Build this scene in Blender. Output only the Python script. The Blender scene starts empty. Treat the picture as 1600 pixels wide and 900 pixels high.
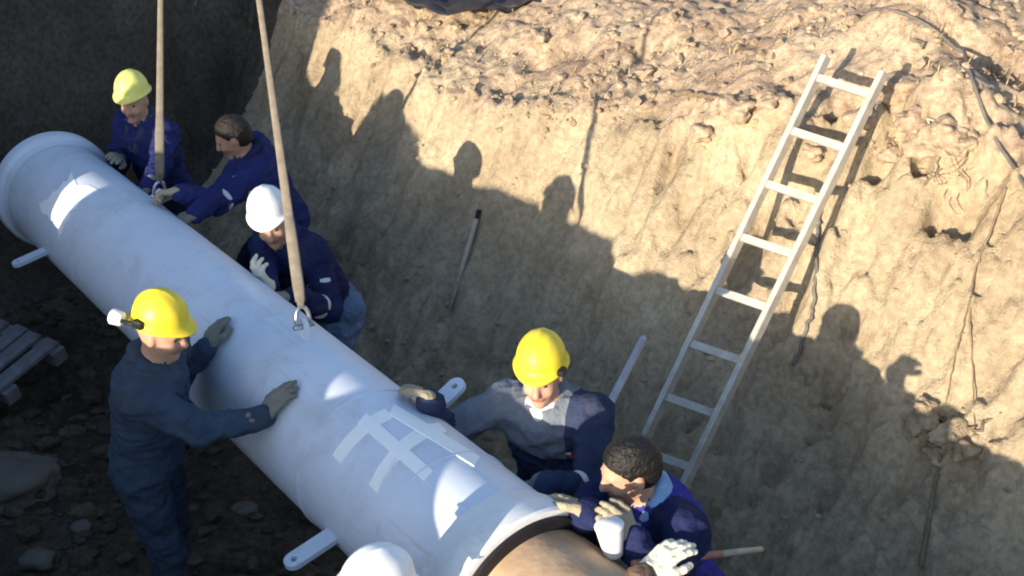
import bpy, math, random
import numpy as np
from mathutils import Vector

random.seed(7)
RNG = np.random.default_rng(11)
SC = bpy.context.scene
COL = SC.collection
A = np.array

# ------------------------------------------------------------------ camera
CAM_H, PITCH, F = 4.5, math.radians(31.0), 1931.0       # metres above trench floor, down tilt, focal length in photo pixels
cam = bpy.data.objects.new('camera', bpy.data.cameras.new('camera'))
COL.objects.link(cam)
cam.location = (0, 0, CAM_H)
cam.rotation_euler = (math.pi / 2 - PITCH, 0, 0)
cam.data.sensor_width = 36.0
cam.data.lens = 36.0 * F / 1600.0
cam.data.clip_start = 0.05
cam.data.clip_end = 2000
SC.camera = cam

# ------------------------------------------------------------------ sky and sun
SUN_EL = math.radians(12.0)
LH = A([0.60, 0.80])                                     # horizontal direction the light travels
LDIR = A([LH[0] * math.cos(SUN_EL), LH[1] * math.cos(SUN_EL), -math.sin(SUN_EL)])
world = bpy.data.worlds.new('World')
SC.world = world
world.use_nodes = True
wn = world.node_tree
bg = wn.nodes['Background']
sky = wn.nodes.new('ShaderNodeTexSky')
sky.sky_type = 'NISHITA'
sky.sun_disc = False
sky.sun_elevation = SUN_EL
sky.sun_rotation = math.atan2(-LH[0], -LH[1])
sky.air_density = 1.0
sky.dust_density = 1.0
sky.ozone_density = 2.0
wn.links.new(sky.outputs[0], bg.inputs[0])
bg.inputs[1].default_value = 0.122
sun = bpy.data.objects.new('sun', bpy.data.lights.new('sun', 'SUN'))
COL.objects.link(sun)
sun.data.energy = 3.5
sun.data.angle = math.radians(0.5)
sun.data.color = (1.0, 0.865, 0.67)
sun.rotation_euler = Vector(LDIR).to_track_quat('-Z', 'Y').to_euler()
SC.view_settings.view_transform = 'Standard'
SC.view_settings.look = 'None'
SC.view_settings.exposure = 1.36
SC.view_settings.gamma = 1.0
SC.cycles.filter_width = 2.0
SC.cycles.max_bounces = 6

# ------------------------------------------------------------------ frames of reference
CP, SP = math.cos(PITCH), math.sin(PITCH)
def P(px, py, d):
    """a photo position at a distance d along the view axis -> world"""
    X = (px - 800) / F * d
    Y = (450 - py) / F * d
    return A([X, d * CP + Y * SP, CAM_H - d * SP + Y * CP])
ORG = A([0.0, 3.48])                                      # trench axis: origin, along (s), across (n)
DS = A([0.648, -0.762]); DN = A([0.762, 0.648])
def W(s, n, z):
    q = ORG + DS * s + DN * n
    return A([q[0], q[1], z])
def SN(p):
    q = A(p[:2]) - ORG
    return float(q @ DS), float(q @ DN)
D3 = A([DS[0], DS[1], 0.0]); N3 = A([DN[0], DN[1], 0.0]); Z3 = A([0, 0, 1.0])
def unit(v):
    v = A(v, dtype=float); return v / (np.linalg.norm(v) + 1e-12)

# ------------------------------------------------------------------ noise
def _h(ix, iy, iz):
    n = (ix.astype(np.int64) * 374761393 + iy.astype(np.int64) * 668265263 + iz.astype(np.int64) * 2147483647) & 0xffffffff
    n = ((n ^ (n >> 13)) * 1274126177) & 0xffffffff
    n = (n ^ (n >> 16)) & 0xffffff
    return n / float(0xffffff) * 2 - 1
def noise3(x, y, z):
    x0 = np.floor(x); y0 = np.floor(y); z0 = np.floor(z)
    fx, fy, fz = x - x0, y - y0, z - z0
    fx = fx * fx * (3 - 2 * fx); fy = fy * fy * (3 - 2 * fy); fz = fz * fz * (3 - 2 * fz)
    x0 = x0.astype(np.int64); y0 = y0.astype(np.int64); z0 = z0.astype(np.int64)
    r = 0
    for i in (0, 1):
        for j in (0, 1):
            for k in (0, 1):
                r = r + _h(x0 + i, y0 + j, z0 + k) * (fx if i else 1 - fx) * (fy if j else 1 - fy) * (fz if k else 1 - fz)
    return r
def noise2(x, y, seed=0):
    x0 = np.floor(x); y0 = np.floor(y)
    fx, fy = x - x0, y - y0
    fx = fx * fx * (3 - 2 * fx); fy = fy * fy * (3 - 2 * fy)
    x0 = x0.astype(np.int64); y0 = y0.astype(np.int64); zz = np.full_like(x0, seed * 17 + 3)
    return (_h(x0, y0, zz) * (1 - fx) * (1 - fy) + _h(x0 + 1, y0, zz) * fx * (1 - fy)
            + _h(x0, y0 + 1, zz) * (1 - fx) * fy + _h(x0 + 1, y0 + 1, zz) * fx * fy)
def fbm2(x, y, seed=0, o=4, g=0.5):
    r = 0; a = 1.0
    for i in range(o):
        r = r + a * noise2(x, y, seed + i); x = x * 2.03 + 5.1; y = y * 2.03 + 9.7; a *= g
    return r
def sstep(a, b, x):
    t = np.clip((x - a) / (b - a), 0, 1); return t * t * (3 - 2 * t)

# ------------------------------------------------------------------ mesh and object helpers
def put(o, parent=None):
    COL.objects.link(o)
    if parent is not None:
        o.parent = parent
        o.matrix_parent_inverse = parent.matrix_basis.inverted()
    return o
def mesh_np(name, V, faces, mats, parent=None, mi=None, smooth=True):
    """V (n,3); faces: array (m,k) or list of tuples"""
    me = bpy.data.meshes.new(name)
    if isinstance(faces, np.ndarray):
        m, k = faces.shape
        me.vertices.add(len(V)); me.vertices.foreach_set('co', np.ascontiguousarray(V, dtype=np.float32).ravel())
        me.loops.add(m * k); me.loops.foreach_set('vertex_index', np.ascontiguousarray(faces, dtype=np.int32).ravel())
        me.polygons.add(m); me.polygons.foreach_set('loop_start', np.arange(0, m * k, k, dtype=np.int32))
        me.update(calc_edges=True); me.validate()
    else:
        me.from_pydata([tuple(v) for v in V], [], [tuple(f) for f in faces]); me.update()
    for m_ in (mats if isinstance(mats, (list, tuple)) else [mats]):
        me.materials.append(m_)
    if mi is not None and len(mi) == len(me.polygons):
        me.polygons.foreach_set('material_index', np.asarray(mi, dtype=np.int32))
    me.polygons.foreach_set('use_smooth', np.full(len(me.polygons), bool(smooth)))
    me.update()
    return put(bpy.data.objects.new(name, me), parent)
def empty(name, loc):
    o = bpy.data.objects.new(name, None); o.empty_display_size = 0.1
    COL.objects.link(o); o.location = tuple(loc)
    return o
def tag(o, label=None, cat=None, group=None, kind=None):
    if label: o['label'] = label
    if cat: o['category'] = cat
    if group: o['group'] = group
    if kind: o['kind'] = kind
    return o
class MB:
    """collects shapes into one mesh"""
    def __init__(self): self.v = []; self.f = []
    def add(self, V, Fs):
        b = len(self.v); self.v += [tuple(p) for p in V]; self.f += [tuple(i + b for i in f) for f in Fs]; return self
    def box(self, c, ax, ay, az, hx, hy, hz, bev=0.0):
        c, ax, ay, az = A(c), unit(ax), unit(ay), unit(az)
        if bev <= 0:
            V = [c + ax * hx * i + ay * hy * j + az * hz * k for i in (-1, 1) for j in (-1, 1) for k in (-1, 1)]
            return self.add(V, [(0, 1, 3, 2), (4, 6, 7, 5), (0, 4, 5, 1), (2, 3, 7, 6), (0, 2, 6, 4), (1, 5, 7, 3)])
        prof = []
        for sx, sy in ((1, 1), (-1, 1), (-1, -1), (1, -1)):
            a = (sx * (hx - bev), sy * hy); b = (sx * hx, sy * (hy - bev))
            prof += [b, a] if sx * sy > 0 else [a, b]
        rings = []
        for z, s in ((-hz, 1 - bev / max(hx, hy)), (-hz + bev, 1), (hz - bev, 1), (hz, 1 - bev / max(hx, hy))):
            rings.append([c + ax * p[0] * s + ay * p[1] * s + az * z for p in prof])
        return self.loft(rings, True)
    def loft(self, rings, cap=True, closed=True):
        m = len(rings[0]); V = [p for r in rings for p in r]; Fs = []
        for i in range(len(rings) - 1):
            for j in range(m if closed else m - 1):
                k = (j + 1) % m
                Fs.append((i * m + j, i * m + k, (i + 1) * m + k, (i + 1) * m + j))
        if cap:
            Fs.append(tuple(range(m))[::-1]); Fs.append(tuple(range((len(rings) - 1) * m, len(rings) * m)))
        return self.add(V, Fs)
    def tube(self, pts, rad, seg=8, flat=1.0, flatdir=None):
        pts = [A(p, dtype=float) for p in pts]
        rad = rad if isinstance(rad, (list, tuple, np.ndarray)) else [rad] * len(pts)
        t = unit(pts[1] - pts[0])
        u = unit(np.cross(t, flatdir if flatdir is not None else (Z3 if abs(t[2]) < .9 else A([1., 0, 0]))))
        rings = []
        for i, p in enumerate(pts):
            t = unit(pts[min(i + 1, len(pts) - 1)] - pts[max(i - 1, 0)])
            u = unit(u - t * (u @ t)); w = np.cross(t, u)
            rings.append([p + rad[i] * (math.cos(2 * math.pi * k / seg) * u + flat * math.sin(2 * math.pi * k / seg) * w) for k in range(seg)])
        return self.loft(rings, True)
    def lathe(self, base, axis, prof, seg=48, cap=False, a0=0.0):
        """prof: (distance along axis, radius)"""
        axis = unit(axis); u = unit(np.cross(axis, Z3 if abs(axis[2]) < .9 else A([1., 0, 0]))); w = np.cross(axis, u)
        rings = [[A(base) + axis * d + r * (math.cos(2 * math.pi * k / seg) * u + math.sin(2 * math.pi * k / seg) * w) for k in range(seg)] for d, r in prof]
        return self.loft(rings, cap)
    def build(self, name, mat, parent=None, smooth=True, angle=None):
        o = mesh_np(name, self.v, self.f, mat, parent, smooth=smooth)
        if angle:
            mark_sharp(o.data, angle)
        return o
def mark_sharp(me, deg):
    try:
        me.set_sharp_from_angle(angle=math.radians(deg))
    except Exception:
        pass

# ------------------------------------------------------------------ materials
def mat(name, col, rough=0.8, metal=0.0, var=0.25, vscale=6.0, bump=0.3, bscale=40.0, col2=None, spec=0.3, bdist=0.01, coat=0.0, dirt=0.0, dcol=(.16, .115, .075), dscale=4.0):
    m = bpy.data.materials.new(name); m.use_nodes = True
    nt = m.node_tree; b = nt.nodes['Principled BSDF']
    b.inputs['Roughness'].default_value = rough; b.inputs['Metallic'].default_value = metal
    b.inputs['Specular IOR Level'].default_value = spec
    b.inputs['Coat Weight'].default_value = coat
    tc = nt.nodes.new('ShaderNodeTexCoord')
    n1 = nt.nodes.new('ShaderNodeTexNoise'); n1.inputs['Scale'].default_value = vscale; n1.inputs['Detail'].default_value = 8; n1.inputs['Roughness'].default_value = 0.65
    nt.links.new(tc.outputs['Object'], n1.inputs['Vector'])
    r = nt.nodes.new('ShaderNodeValToRGB')
    c2 = col2 if col2 else tuple(c * (1 - var) for c in col)
    c1 = col if col2 else tuple(min(1, c * (1 + var)) for c in col)
    r.color_ramp.elements[0].position = 0.34; r.color_ramp.elements[0].color = (*c2, 1)
    r.color_ramp.elements[1].position = 0.66; r.color_ramp.elements[1].color = (*c1, 1)
    nt.links.new(n1.outputs['Fac'], r.inputs['Fac'])
    out = r.outputs['Color']
    if dirt > 0:
        nd = nt.nodes.new('ShaderNodeTexNoise'); nd.inputs['Scale'].default_value = dscale; nd.inputs['Detail'].default_value = 12; nd.inputs['Roughness'].default_value = .75
        nd.inputs['Distortion'].default_value = .6
        nt.links.new(tc.outputs['Object'], nd.inputs['Vector'])
        rd = nt.nodes.new('ShaderNodeMapRange'); rd.inputs['From Min'].default_value = .50; rd.inputs['From Max'].default_value = .78; rd.inputs['To Max'].default_value = dirt
        nt.links.new(nd.outputs['Fac'], rd.inputs['Value'])
        mx = nt.nodes.new('ShaderNodeMixRGB'); mx.inputs['Color2'].default_value = (*dcol, 1)
        nt.links.new(rd.outputs['Result'], mx.inputs['Fac']); nt.links.new(out, mx.inputs['Color1']); out = mx.outputs['Color']
        rr = nt.nodes.new('ShaderNodeMapRange'); rr.inputs['From Max'].default_value = max(dirt, .01); rr.inputs['To Min'].default_value = rough; rr.inputs['To Max'].default_value = min(1, rough + .4)
        nt.links.new(rd.outputs['Result'], rr.inputs['Value']); nt.links.new(rr.outputs['Result'], b.inputs['Roughness'])
    nt.links.new(out, b.inputs['Base Color'])
    if bump > 0:
        n2 = nt.nodes.new('ShaderNodeTexNoise'); n2.inputs['Scale'].default_value = bscale; n2.inputs['Detail'].default_value = 6
        nt.links.new(tc.outputs['Object'], n2.inputs['Vector'])
        bp = nt.nodes.new('ShaderNodeBump'); bp.inputs['Strength'].default_value = bump; bp.inputs['Distance'].default_value = bdist
        nt.links.new(n2.outputs['Fac'], bp.inputs['Height']); nt.links.new(bp.outputs['Normal'], b.inputs['Normal'])
    return m
def soil(name, stops, scale=1.3, bump=0.6, speck=.75):
    """earth: large patches of colour, small specks, crumbly relief"""
    m = bpy.data.materials.new(name); m.use_nodes = True
    nt = m.node_tree; b = nt.nodes['Principled BSDF']; L = nt.links.new
    b.inputs['Roughness'].default_value = 0.95; b.inputs['Specular IOR Level'].default_value = 0.15
    tc = nt.nodes.new('ShaderNodeTexCoord')
    def nz(sc, det=8, ro=.6):
        n = nt.nodes.new('ShaderNodeTexNoise'); n.inputs['Scale'].default_value = sc; n.inputs['Detail'].default_value = det; n.inputs['Roughness'].default_value = ro
        L(tc.outputs['Object'], n.inputs['Vector']); return n
    a = nz(scale, 10, .68)
    r = nt.nodes.new('ShaderNodeValToRGB'); cr = r.color_ramp
    cr.elements[0].position = stops[0][0]; cr.elements[0].color = (*stops[0][1], 1)
    cr.elements[1].position = stops[-1][0]; cr.elements[1].color = (*stops[-1][1], 1)
    for p, c in stops[1:-1]:
        e = cr.elements.new(p); e.color = (*c, 1)
    L(a.outputs['Fac'], r.inputs['Fac'])
    sp = nz(26, 5, .6)
    r2 = nt.nodes.new('ShaderNodeValToRGB'); r2.color_ramp.elements[0].position = .38; r2.color_ramp.elements[0].color = (.62, .58, .55, 1)
    r2.color_ramp.elements[1].position = .6; r2.color_ramp.elements[1].color = (1.1, 1.1, 1.1, 1)
    L(sp.outputs['Fac'], r2.inputs['Fac'])
    mx = nt.nodes.new('ShaderNodeMixRGB'); mx.blend_type = 'MULTIPLY'; mx.inputs['Fac'].default_value = speck
    L(r.outputs['Color'], mx.inputs['Color1']); L(r2.outputs['Color'], mx.inputs['Color2'])
    L(mx.outputs['Color'], b.inputs['Base Color'])
    h1 = nz(18, 10, .7); h2 = nz(90, 4, .6)
    ad = nt.nodes.new('ShaderNodeMath'); ad.operation = 'MULTIPLY_ADD'; ad.inputs[1].default_value = .3
    L(h2.outputs['Fac'], ad.inputs[0]); L(h1.outputs['Fac'], ad.inputs[2])
    bp = nt.nodes.new('ShaderNodeBump'); bp.inputs['Strength'].default_value = bump; bp.inputs['Distance'].default_value = .05
    L(ad.outputs[0], bp.inputs['Height']); L(bp.outputs['Normal'], b.inputs['Normal'])
    return m
M = {}
M['wall_soil'] = soil('sandy_soil', [(.30, (.27, .205, .14)), (.45, (.41, .328, .222)), (.58, (.51, .415, .285)), (.72, (.59, .50, .35))], 1.5, .75, .5)
M['bank_soil'] = soil('dry_topsoil', [(.30, (.27, .195, .145)), (.45, (.40, .305, .22)), (.58, (.48, .375, .27)), (.72, (.56, .46, .34))], 2.2, .55)
M['floor_soil'] = soil('dark_floor_soil', [(.30, (.045, .036, .028)), (.5, (.085, .07, .052)), (.72, (.15, .125, .095))], 1.8, .6)  # darker soil tone for the trench floor
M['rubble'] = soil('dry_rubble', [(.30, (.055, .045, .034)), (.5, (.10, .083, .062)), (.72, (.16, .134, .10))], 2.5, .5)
M['shade_soil'] = soil('shaded_soil', [(.30, (.05, .042, .034)), (.5, (.085, .072, .058)), (.72, (.13, .11, .088))], 1.2, .6)  # darker soil for the end wall: its shade is put into the colour
M['pipe'] = mat('pipe_paint', (.66, .715, .82), .42, 0, .05, 3.0, .12, 25, spec=.4, bdist=.004, dirt=.5, dscale=3.2, dcol=(.30, .27, .24))
M['flange'] = mat('flange_paint', (.78, .79, .80), .42, 0, .06, 5, .1, 30, spec=.4, bdist=.004, dirt=.4, dscale=5)
M['patch_white'] = mat('flat_white', (.95, .95, .95), .6, 0, .02, 10, .1, 60)  # white for the strips and for the painted sunlit patch
M['rubber'] = mat('black_rubber', (.012, .011, .014), .6, 0, .3, 9, .2, 40)
M['rust'] = mat('old_brown_pipe', (.54, .40, .26), .8, 0, .2, 5, .4, 22, col2=(.36, .23, .14))
M['rust2'] = mat('brown_coupling', (.33, .22, .14), .8, 0, .2, 6, .4, 26, col2=(.21, .13, .085))
M['alu'] = mat('weathered_aluminium', (.52, .49, .44), .45, .3, .12, 14, .12, 60, dirt=.7, dscale=7, dcol=(.30, .22, .14))
M['strap'] = mat('tan_webbing', (.18, .155, .13), .9, 0, .2, 20, .5, 120, bdist=.004)
M['steel'] = mat('galvanised_steel', (.42, .44, .47), .4, .8, .15, 20, .1, 50)
M['darksteel'] = mat('dark_steel', (.10, .10, .11), .5, .6, .2, 20, .1, 50)
M['wood'] = mat('grey_wood', (.20, .20, .215), .85, 0, .25, 12, .4, 40)
M['handle'] = mat('wooden_handle', (.44, .38, .30), .75, 0, .2, 20, .2, 60)
M['rednose'] = mat('red_painted_wood', (.30, .09, .07), .7, 0, .25, 20, .2, 60, col2=(.36, .25, .2))
M['stone'] = mat('pale_stone', (.155, .14, .12), .9, 0, .2, 5, .5, 18)
M['root'] = mat('dry_root', (.19, .14, .095), .9, 0, .25, 20, .4, 60)
M['dark_line'] = mat('dark_grey_line', (.13, .12, .115), .8, 0, .25, 14, .2, 40, dirt=.5, dscale=8)
M['bar'] = mat('blue_grey_bar', (.40, .43, .50), .5, .1, .12, 14, .1, 40, dirt=.4, dscale=9)
M['grass'] = mat('dry_grass', (.38, .30, .18), .9, 0, .3, 3, 0)
M['heap'] = mat('dark_heap', (.04, .034, .036), .6, 0, .3, 8, .4, 20)
M['skin'] = mat('skin', (.50, .29, .20), .55, 0, .07, 12, .1, 80, spec=.35, bdist=.003)
M['skin_dark'] = mat('tanned_skin', (.37, .21, .145), .55, 0, .08, 12, .1, 80, spec=.35, bdist=.003)
M['lip'] = mat('lips', (.33, .13, .11), .5, 0, .05, 12, 0)
M['eye'] = mat('eye_dark', (.03, .022, .018), .2, 0, .05, 12, 0, spec=.5)
M['hair'] = mat('dark_hair', (.007, .006, .0055), .55, 0, .3, 30, .8, 90, spec=.4)
M['brown_hair'] = mat('brown_hair', (.018, .013, .011), .6, 0, .3, 30, .8, 90)
def cloth(name, col, var=.18): return mat(name, col, .92, 0, var, 7, .6, 30, spec=.12, bdist=.025, dirt=.35, dscale=5, dcol=(.13, .10, .075))
M['navy'] = cloth('navy_cloth', (.022, .030, .125))
M['navy2'] = cloth('dark_navy_cloth', (.016, .022, .075))
M['slate'] = cloth('faded_blue_cloth', (.046, .068, .108))
M['grey'] = cloth('grey_jacket_cloth', (.155, .18, .215))
M['trousers'] = cloth('dark_trousers', (.022, .030, .060))
M['denim'] = cloth('pale_denim', (.13, .20, .33))
M['blue'] = cloth('royal_blue_cloth', (.045, .045, .28))
M['lilac'] = cloth('pale_blue_cloth', (.24, .25, .55))
M['sky_collar'] = cloth('light_blue_cloth', (.28, .46, .74))
M['white_cloth'] = cloth('white_cloth', (.80, .79, .76), .05)
M['reflect'] = cloth('reflective_tape', (.66, .68, .72), .06)
M['slate_dark'] = cloth('dark_slate_cloth', (.030, .044, .092))
M['rust_cloth'] = cloth('brown_cloth', (.16, .105, .075))
M['boot'] = mat('rubber_boot', (.02, .02, .02), .5, 0, .2, 8, .2, 20)
M['glove_tan'] = cloth('tan_leather', (.36, .31, .22))
M['glove_cream'] = cloth('cream_cotton', (.74, .70, .58), .08)
M['glove_grey'] = cloth('grey_work_glove', (.22, .21, .17))
M['yellow'] = mat('yellow_plastic', (.80, .62, .035), .38, 0, .05, 8, .10, 30, spec=.45, bdist=.003, dirt=.35, dscale=9, dcol=(.30, .22, .13))
M['paleyellow'] = mat('pale_yellow_plastic', (.80, .76, .20), .38, 0, .05, 8, .10, 30, spec=.45, bdist=.003, dirt=.35, dscale=9, dcol=(.30, .22, .13))
M['white'] = mat('white_plastic', (.82, .83, .84), .38, 0, .04, 8, .10, 30, spec=.45, bdist=.003, dirt=.35, dscale=9, dcol=(.30, .22, .13))
M['black'] = mat('black_plastic', (.015, .015, .016), .5, 0, .2, 8, .1, 30)
M['red'] = mat('red_badge', (.40, .05, .06), .8, 0, .1, 8, 0)

# ------------------------------------------------------------------ terrain
CREST_S = A([-12, -7, -5.2, -4.6, -4.02, -3.90, -3.75, -3.64, -3.56, -3.48, -3.41, -3.30, -3.19, -3.09, -3.0, -2.67, -2.3, -1.8, -1.4, -0.9, -0.62, -0.46, -0.28, 0.25, 0.5, 0.8, 1.1, 1.4, 1.7, 2.0, 2.5, 12.0])  # unseen near bank: heights and notches shaped to cast shadows and let sun through
CREST_Z = A([2.7, 3.0, 3.0, 3.0, 2.9, 2.25, 2.12, 2.25, 2.45, 2.25, 1.66, 1.58, 1.61, 1.85, 2.28, 2.18, 2.10, 2.08, 2.12, 2.15, 2.14, 2.06, 2.14, 2.12, 1.98, 1.74, 1.54, 1.46, 1.44, 1.56, 2.0, 2.2])
GOUGE = []
def terrain_z(x, y, detail=True):
    s = (x - ORG[0]) * DS[0] + (y - ORG[1]) * DS[1]
    n = (x - ORG[0]) * DN[0] + (y - ORG[1]) * DN[1]
    wob = 0.10 * fbm2(s * .9, n * .4, 5, 3)
    nn = n + wob * sstep(.9, 1.6, n) + wob * sstep(-1.2, -1.8, n) * .4
    # far wall: heights at fixed n, capped by a crest that is lower towards the left
    wall = np.interp(nn, [.9, 1.10, 1.36, 1.82, 2.22, 2.50, 2.72, 2.84], [0, .03, .18, .58, 1.08, 1.56, 2.02, 2.2])
    crest = np.interp(s, [-9, -5.2, -4.2, -3.0, -2.0, -1.1, -.4, .6, 1.6, 4], [1.55, 1.45, 1.42, 1.48, 1.66, 1.98, 2.16, 2.16, 2.1, 2.1]) + .06 * fbm2(s * 1.4, n * 0, 9, 3)
    ncr = np.interp(crest, [0, .03, .18, .58, 1.08, 1.56, 2.02, 2.2], [.9, 1.10, 1.36, 1.82, 2.22, 2.50, 2.72, 2.84])
    beyond = np.clip(nn - ncr, 0, None)
    bank = crest + np.minimum(beyond * .30, np.maximum(2.45 - crest, 0) + .06 * beyond.clip(0, 6) * sstep(0, 2, beyond))
    k = .10
    h = np.clip(.5 + .5 * (wall - bank) / k, 0, 1)
    far = wall * (1 - h) + bank * h - k * h * (1 - h)
    far = np.where(nn > 3.4, bank, far)
    # near wall up to its crest (behind and under the camera)
    cz = np.interp(s, CREST_S, CREST_Z) + (.02 * fbm2(s * 5, s * 0, 21, 3))
    near = np.interp(-nn, [1.25, 1.5, 1.9, 2.35], [0, .35, 1.2, 1.9])
    hump = cz - .5 * np.abs(n + 2.6) ** 1.2
    near = np.where(-n > 2.2, np.minimum(np.maximum(near, 1.0), hump), near)
    near = np.where(-n > 2.6, np.maximum(hump, 1.25), near)
    # end wall across the far left end, going away to the right
    e = -((x + 3.52) * .80 - (y - 7.0) * .60) + .14 * fbm2(x * .9 + 3, y * .9, 31, 3)
    end = np.interp(e, [0, .12, .42, .70, 1.6, 8], [0, .25, 1.5, 2.5, 2.75, 2.9])
    # far right end of the trench, out of frame behind the camera
    end2 = np.interp(s, [6, 7.2], [0, 2.1])
    z = np.maximum(np.maximum(far * (n > 0), near * (n < 0)), end)
    z = np.where(z < 2.2, np.maximum(z, end2), z)
    # mounds on the far bank
    def mound(px, py, d, r, hgt):
        c = P(px, py, d); return hgt * np.exp(-((x - c[0]) ** 2 + (y - c[1]) ** 2) / r ** 2)
    z = z + mound(1400, 90, 6.6, .34, .30) + mound(1480, 190, 6.0, .22, .20) + mound(1180, 120, 7.0, .4, .12) + mound(1290, 50, 7.3, .3, .22) + mound(1060, 60, 7.8, .3, .14)
    z = z + mound(560, 70, 9.2, .35, .10) + mound(690, 60, 9.4, .4, .14) + mound(900, 40, 8.6, .5, .10)
    for s0, n0, ws, wn_, dp in GOUGE:
        z = z - dp * np.exp(-((s - s0) / ws) ** 2 - ((n - n0) / wn_) ** 2)
    if detail:
        onwall = sstep(.95, 1.4, n) * (1 - sstep(-.05, .25, beyond))
        onbank = sstep(-.05, .2, beyond) * (n > 1)
        floor = (1 - sstep(.9, 1.2, np.abs(n)))
        z = z + .045 * fbm2(s * 2.2, n * 2.2, 41, 4)
        st = fbm2(s * 6 + .9 * fbm2(s * 2.1, n * 2.1, 55, 3), n * 1.9, 51, 4) * (.5 + .5 * sstep(-.5, .5, fbm2(s * 1.3, n * 1.3, 58, 2)))                                  # scrape marks running down the cut face
        z = z + onwall * (.055 * st - .05 * np.clip(fbm2(s * 4.5, n * 2.5, 57, 2) - .55, 0, 1) * 2)
        z = z + onwall * (.040 * fbm2(s * 11, n * 9, 53, 4, .6) + .035 * np.clip(fbm2(s * 3.2, n * 3.2, 59, 3), 0, 1) * (1 - np.abs(fbm2(s * 8, n * 8, 62, 3))))
        rg = 1 - np.abs(fbm2(s * 4.2, n * 4.2, 61, 4))
        z = z + onbank * (.036 * rg + .022 * fbm2(s * 11, n * 11, 63, 3) - .03)
        lump = 1 - np.abs(fbm2(s * 6, n * 6, 66, 3))                       # broken lip of the cut
        lip = np.exp(-(beyond - .02) ** 2 / .03) * (n > 1) * sstep(-2.6, -.8, s)
        z = z + lip * (.12 * lump - .09)
        z = z + floor * (.03 * fbm2(s * 6, n * 6, 71, 4) + .05 * (1 - np.abs(fbm2(s * 2.3, n * 2.3, 73, 3))))
        ew = sstep(-.1, .2, e) * (1 - sstep(.7, 1.2, e))
        z = z + ew * .06 * fbm2(x * 5, y * 5, 81, 3)
    return z
def hit(px, py, lift=0.0):
    """where the ray through a photo position meets the earth"""
    r = unit(P(px, py, 1.0) - A([0, 0, CAM_H]))
    t = np.arange(3.0, 20, .01)
    p = A([0, 0, CAM_H]) + r * t[:, None]
    below = p[:, 2] < terrain_z(p[:, 0], p[:, 1])
    i = int(np.argmax(below)) if below.any() else len(t) - 1
    q = p[i].copy(); q[2] = terrain_z(A([q[0]]), A([q[1]]))[0] + lift
    return q

for px, py, ws, wn_, dp in [(563, 150, .05, .10, .14), (640, 120, .05, .08, .08), (1078, 305, .07, .10, .16), (1195, 340, .05, .12, .10), (1385, 225, .08, .09, .34), (1500, 268, .16, .09, .34), (1450, 215, .06, .07, .25), (1340, 165, .05, .06, .18), (1170, 235, .06, .10, .18), (1050, 245, .05, .10, .16), (840, 85, .10, .12, .14), (1010, 60, .10, .10, .12),
                            (1300, 180, .05, .06, .12), (1262, 300, .05, .05, .10), (1455, 205, .05, .05, .14), (1590, 300, .05, .10, .10), (1300, 590, .08, .06, .10), (1555, 560, .04, .10, .06),
                            (690, 470, .10, .12, .10), (585, 560, .15, .15, .10), (640, 330, .05, .12, .06), (725, 400, .04, .1, .06), (1215, 500, .10, .16, .07), (1170, 420, .06, .2, .06), (1250, 440, .06, .2, .06)]:
    q_ = hit(px, py); s_, n_ = SN(q_); GOUGE.append((s_, n_, ws, wn_, dp))
def grade(lo, hi, step, far_, ratio=1.35):
    core = np.arange(lo, hi + 1e-6, step); out = []; d = step * 2; p = hi
    while p < far_:
        p += d; d *= ratio; out.append(p)
    neg = []; d = step * 2; p = lo
    while p > -far_:
        p -= d; d *= ratio; neg.append(p)
    return np.concatenate([A(neg[::-1]), core, A(out)])
gs = grade(-6.9, 2.6, .0175, 400); 
gn = np.concatenate([grade(-2.9, 5.6, .0175, 400)])
S2, N2 = np.meshgrid(gs, gn, indexing='ij')
GX = ORG[0] + DS[0] * S2 + DN[0] * N2; GY = ORG[1] + DS[1] * S2 + DN[1] * N2
GZ = terrain_z(GX, GY)
ns_, nn_ = S2.shape
idx = np.arange(ns_ * nn_).reshape(ns_, nn_)
quad = np.stack([idx[:-1, :-1], idx[:-1, 1:], idx[1:, 1:], idx[1:, :-1]], -1)[:, :, ::-1]
VV = np.stack([GX, GY, GZ], -1).reshape(-1, 3)
cs = .25 * (S2[:-1, :-1] + S2[1:, 1:] + S2[:-1, 1:] + S2[1:, :-1]); cn = .5 * (N2[:-1, :-1] + N2[1:, 1:])
cz_ = .25 * (GZ[:-1, :-1] + GZ[1:, 1:] + GZ[:-1, 1:] + GZ[1:, :-1])
cx = .5 * (GX[:-1, :-1] + GX[1:, 1:]); cy = .5 * (GY[:-1, :-1] + GY[1:, 1:])
crs = np.interp(cs, [-9, -5.2, -4.2, -3.0, -2.0, -1.1, -.4, .6, 1.6, 4], [1.55, 1.45, 1.42, 1.48, 1.66, 1.98, 2.16, 2.16, 2.1, 2.1])
ecell = -((cx + 3.52) * .80 - (cy - 7.0) * .60)
jag = .10 * fbm2(cs * 2.5, cn * 2.5, 91, 3)
is_end = (ecell > -.05)
is_bank = ((cn > 1.5) & (cz_ > crs - .02 + jag) & ~is_end) | (np.abs(cs) > 8) | (cn < -2.5) | (cn > 6) | (ecell > 1.1)
is_floor = (cn > -1.32 - jag) & (cn < 1.16 + .4 * jag) & ~is_end & ~is_bank
is_wall = ~(is_bank | is_floor | is_end)
def part_of(mask, name, m):
    q = quad[mask]
    u, inv = np.unique(q, return_inverse=True)
    o = mesh_np(name, VV[u], inv.reshape(q.shape), m)
    return tag(o, kind='structure')
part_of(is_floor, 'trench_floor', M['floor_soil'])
part_of(is_wall, 'trench_wall', M['wall_soil'])
part_of(is_end & ~is_bank, 'trench_end_wall', M['shade_soil'])
part_of(is_bank, 'ground', M['bank_soil'])

def ground_at(x, y): return float(terrain_z(A([float(x)]), A([float(y)]))[0])

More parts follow.
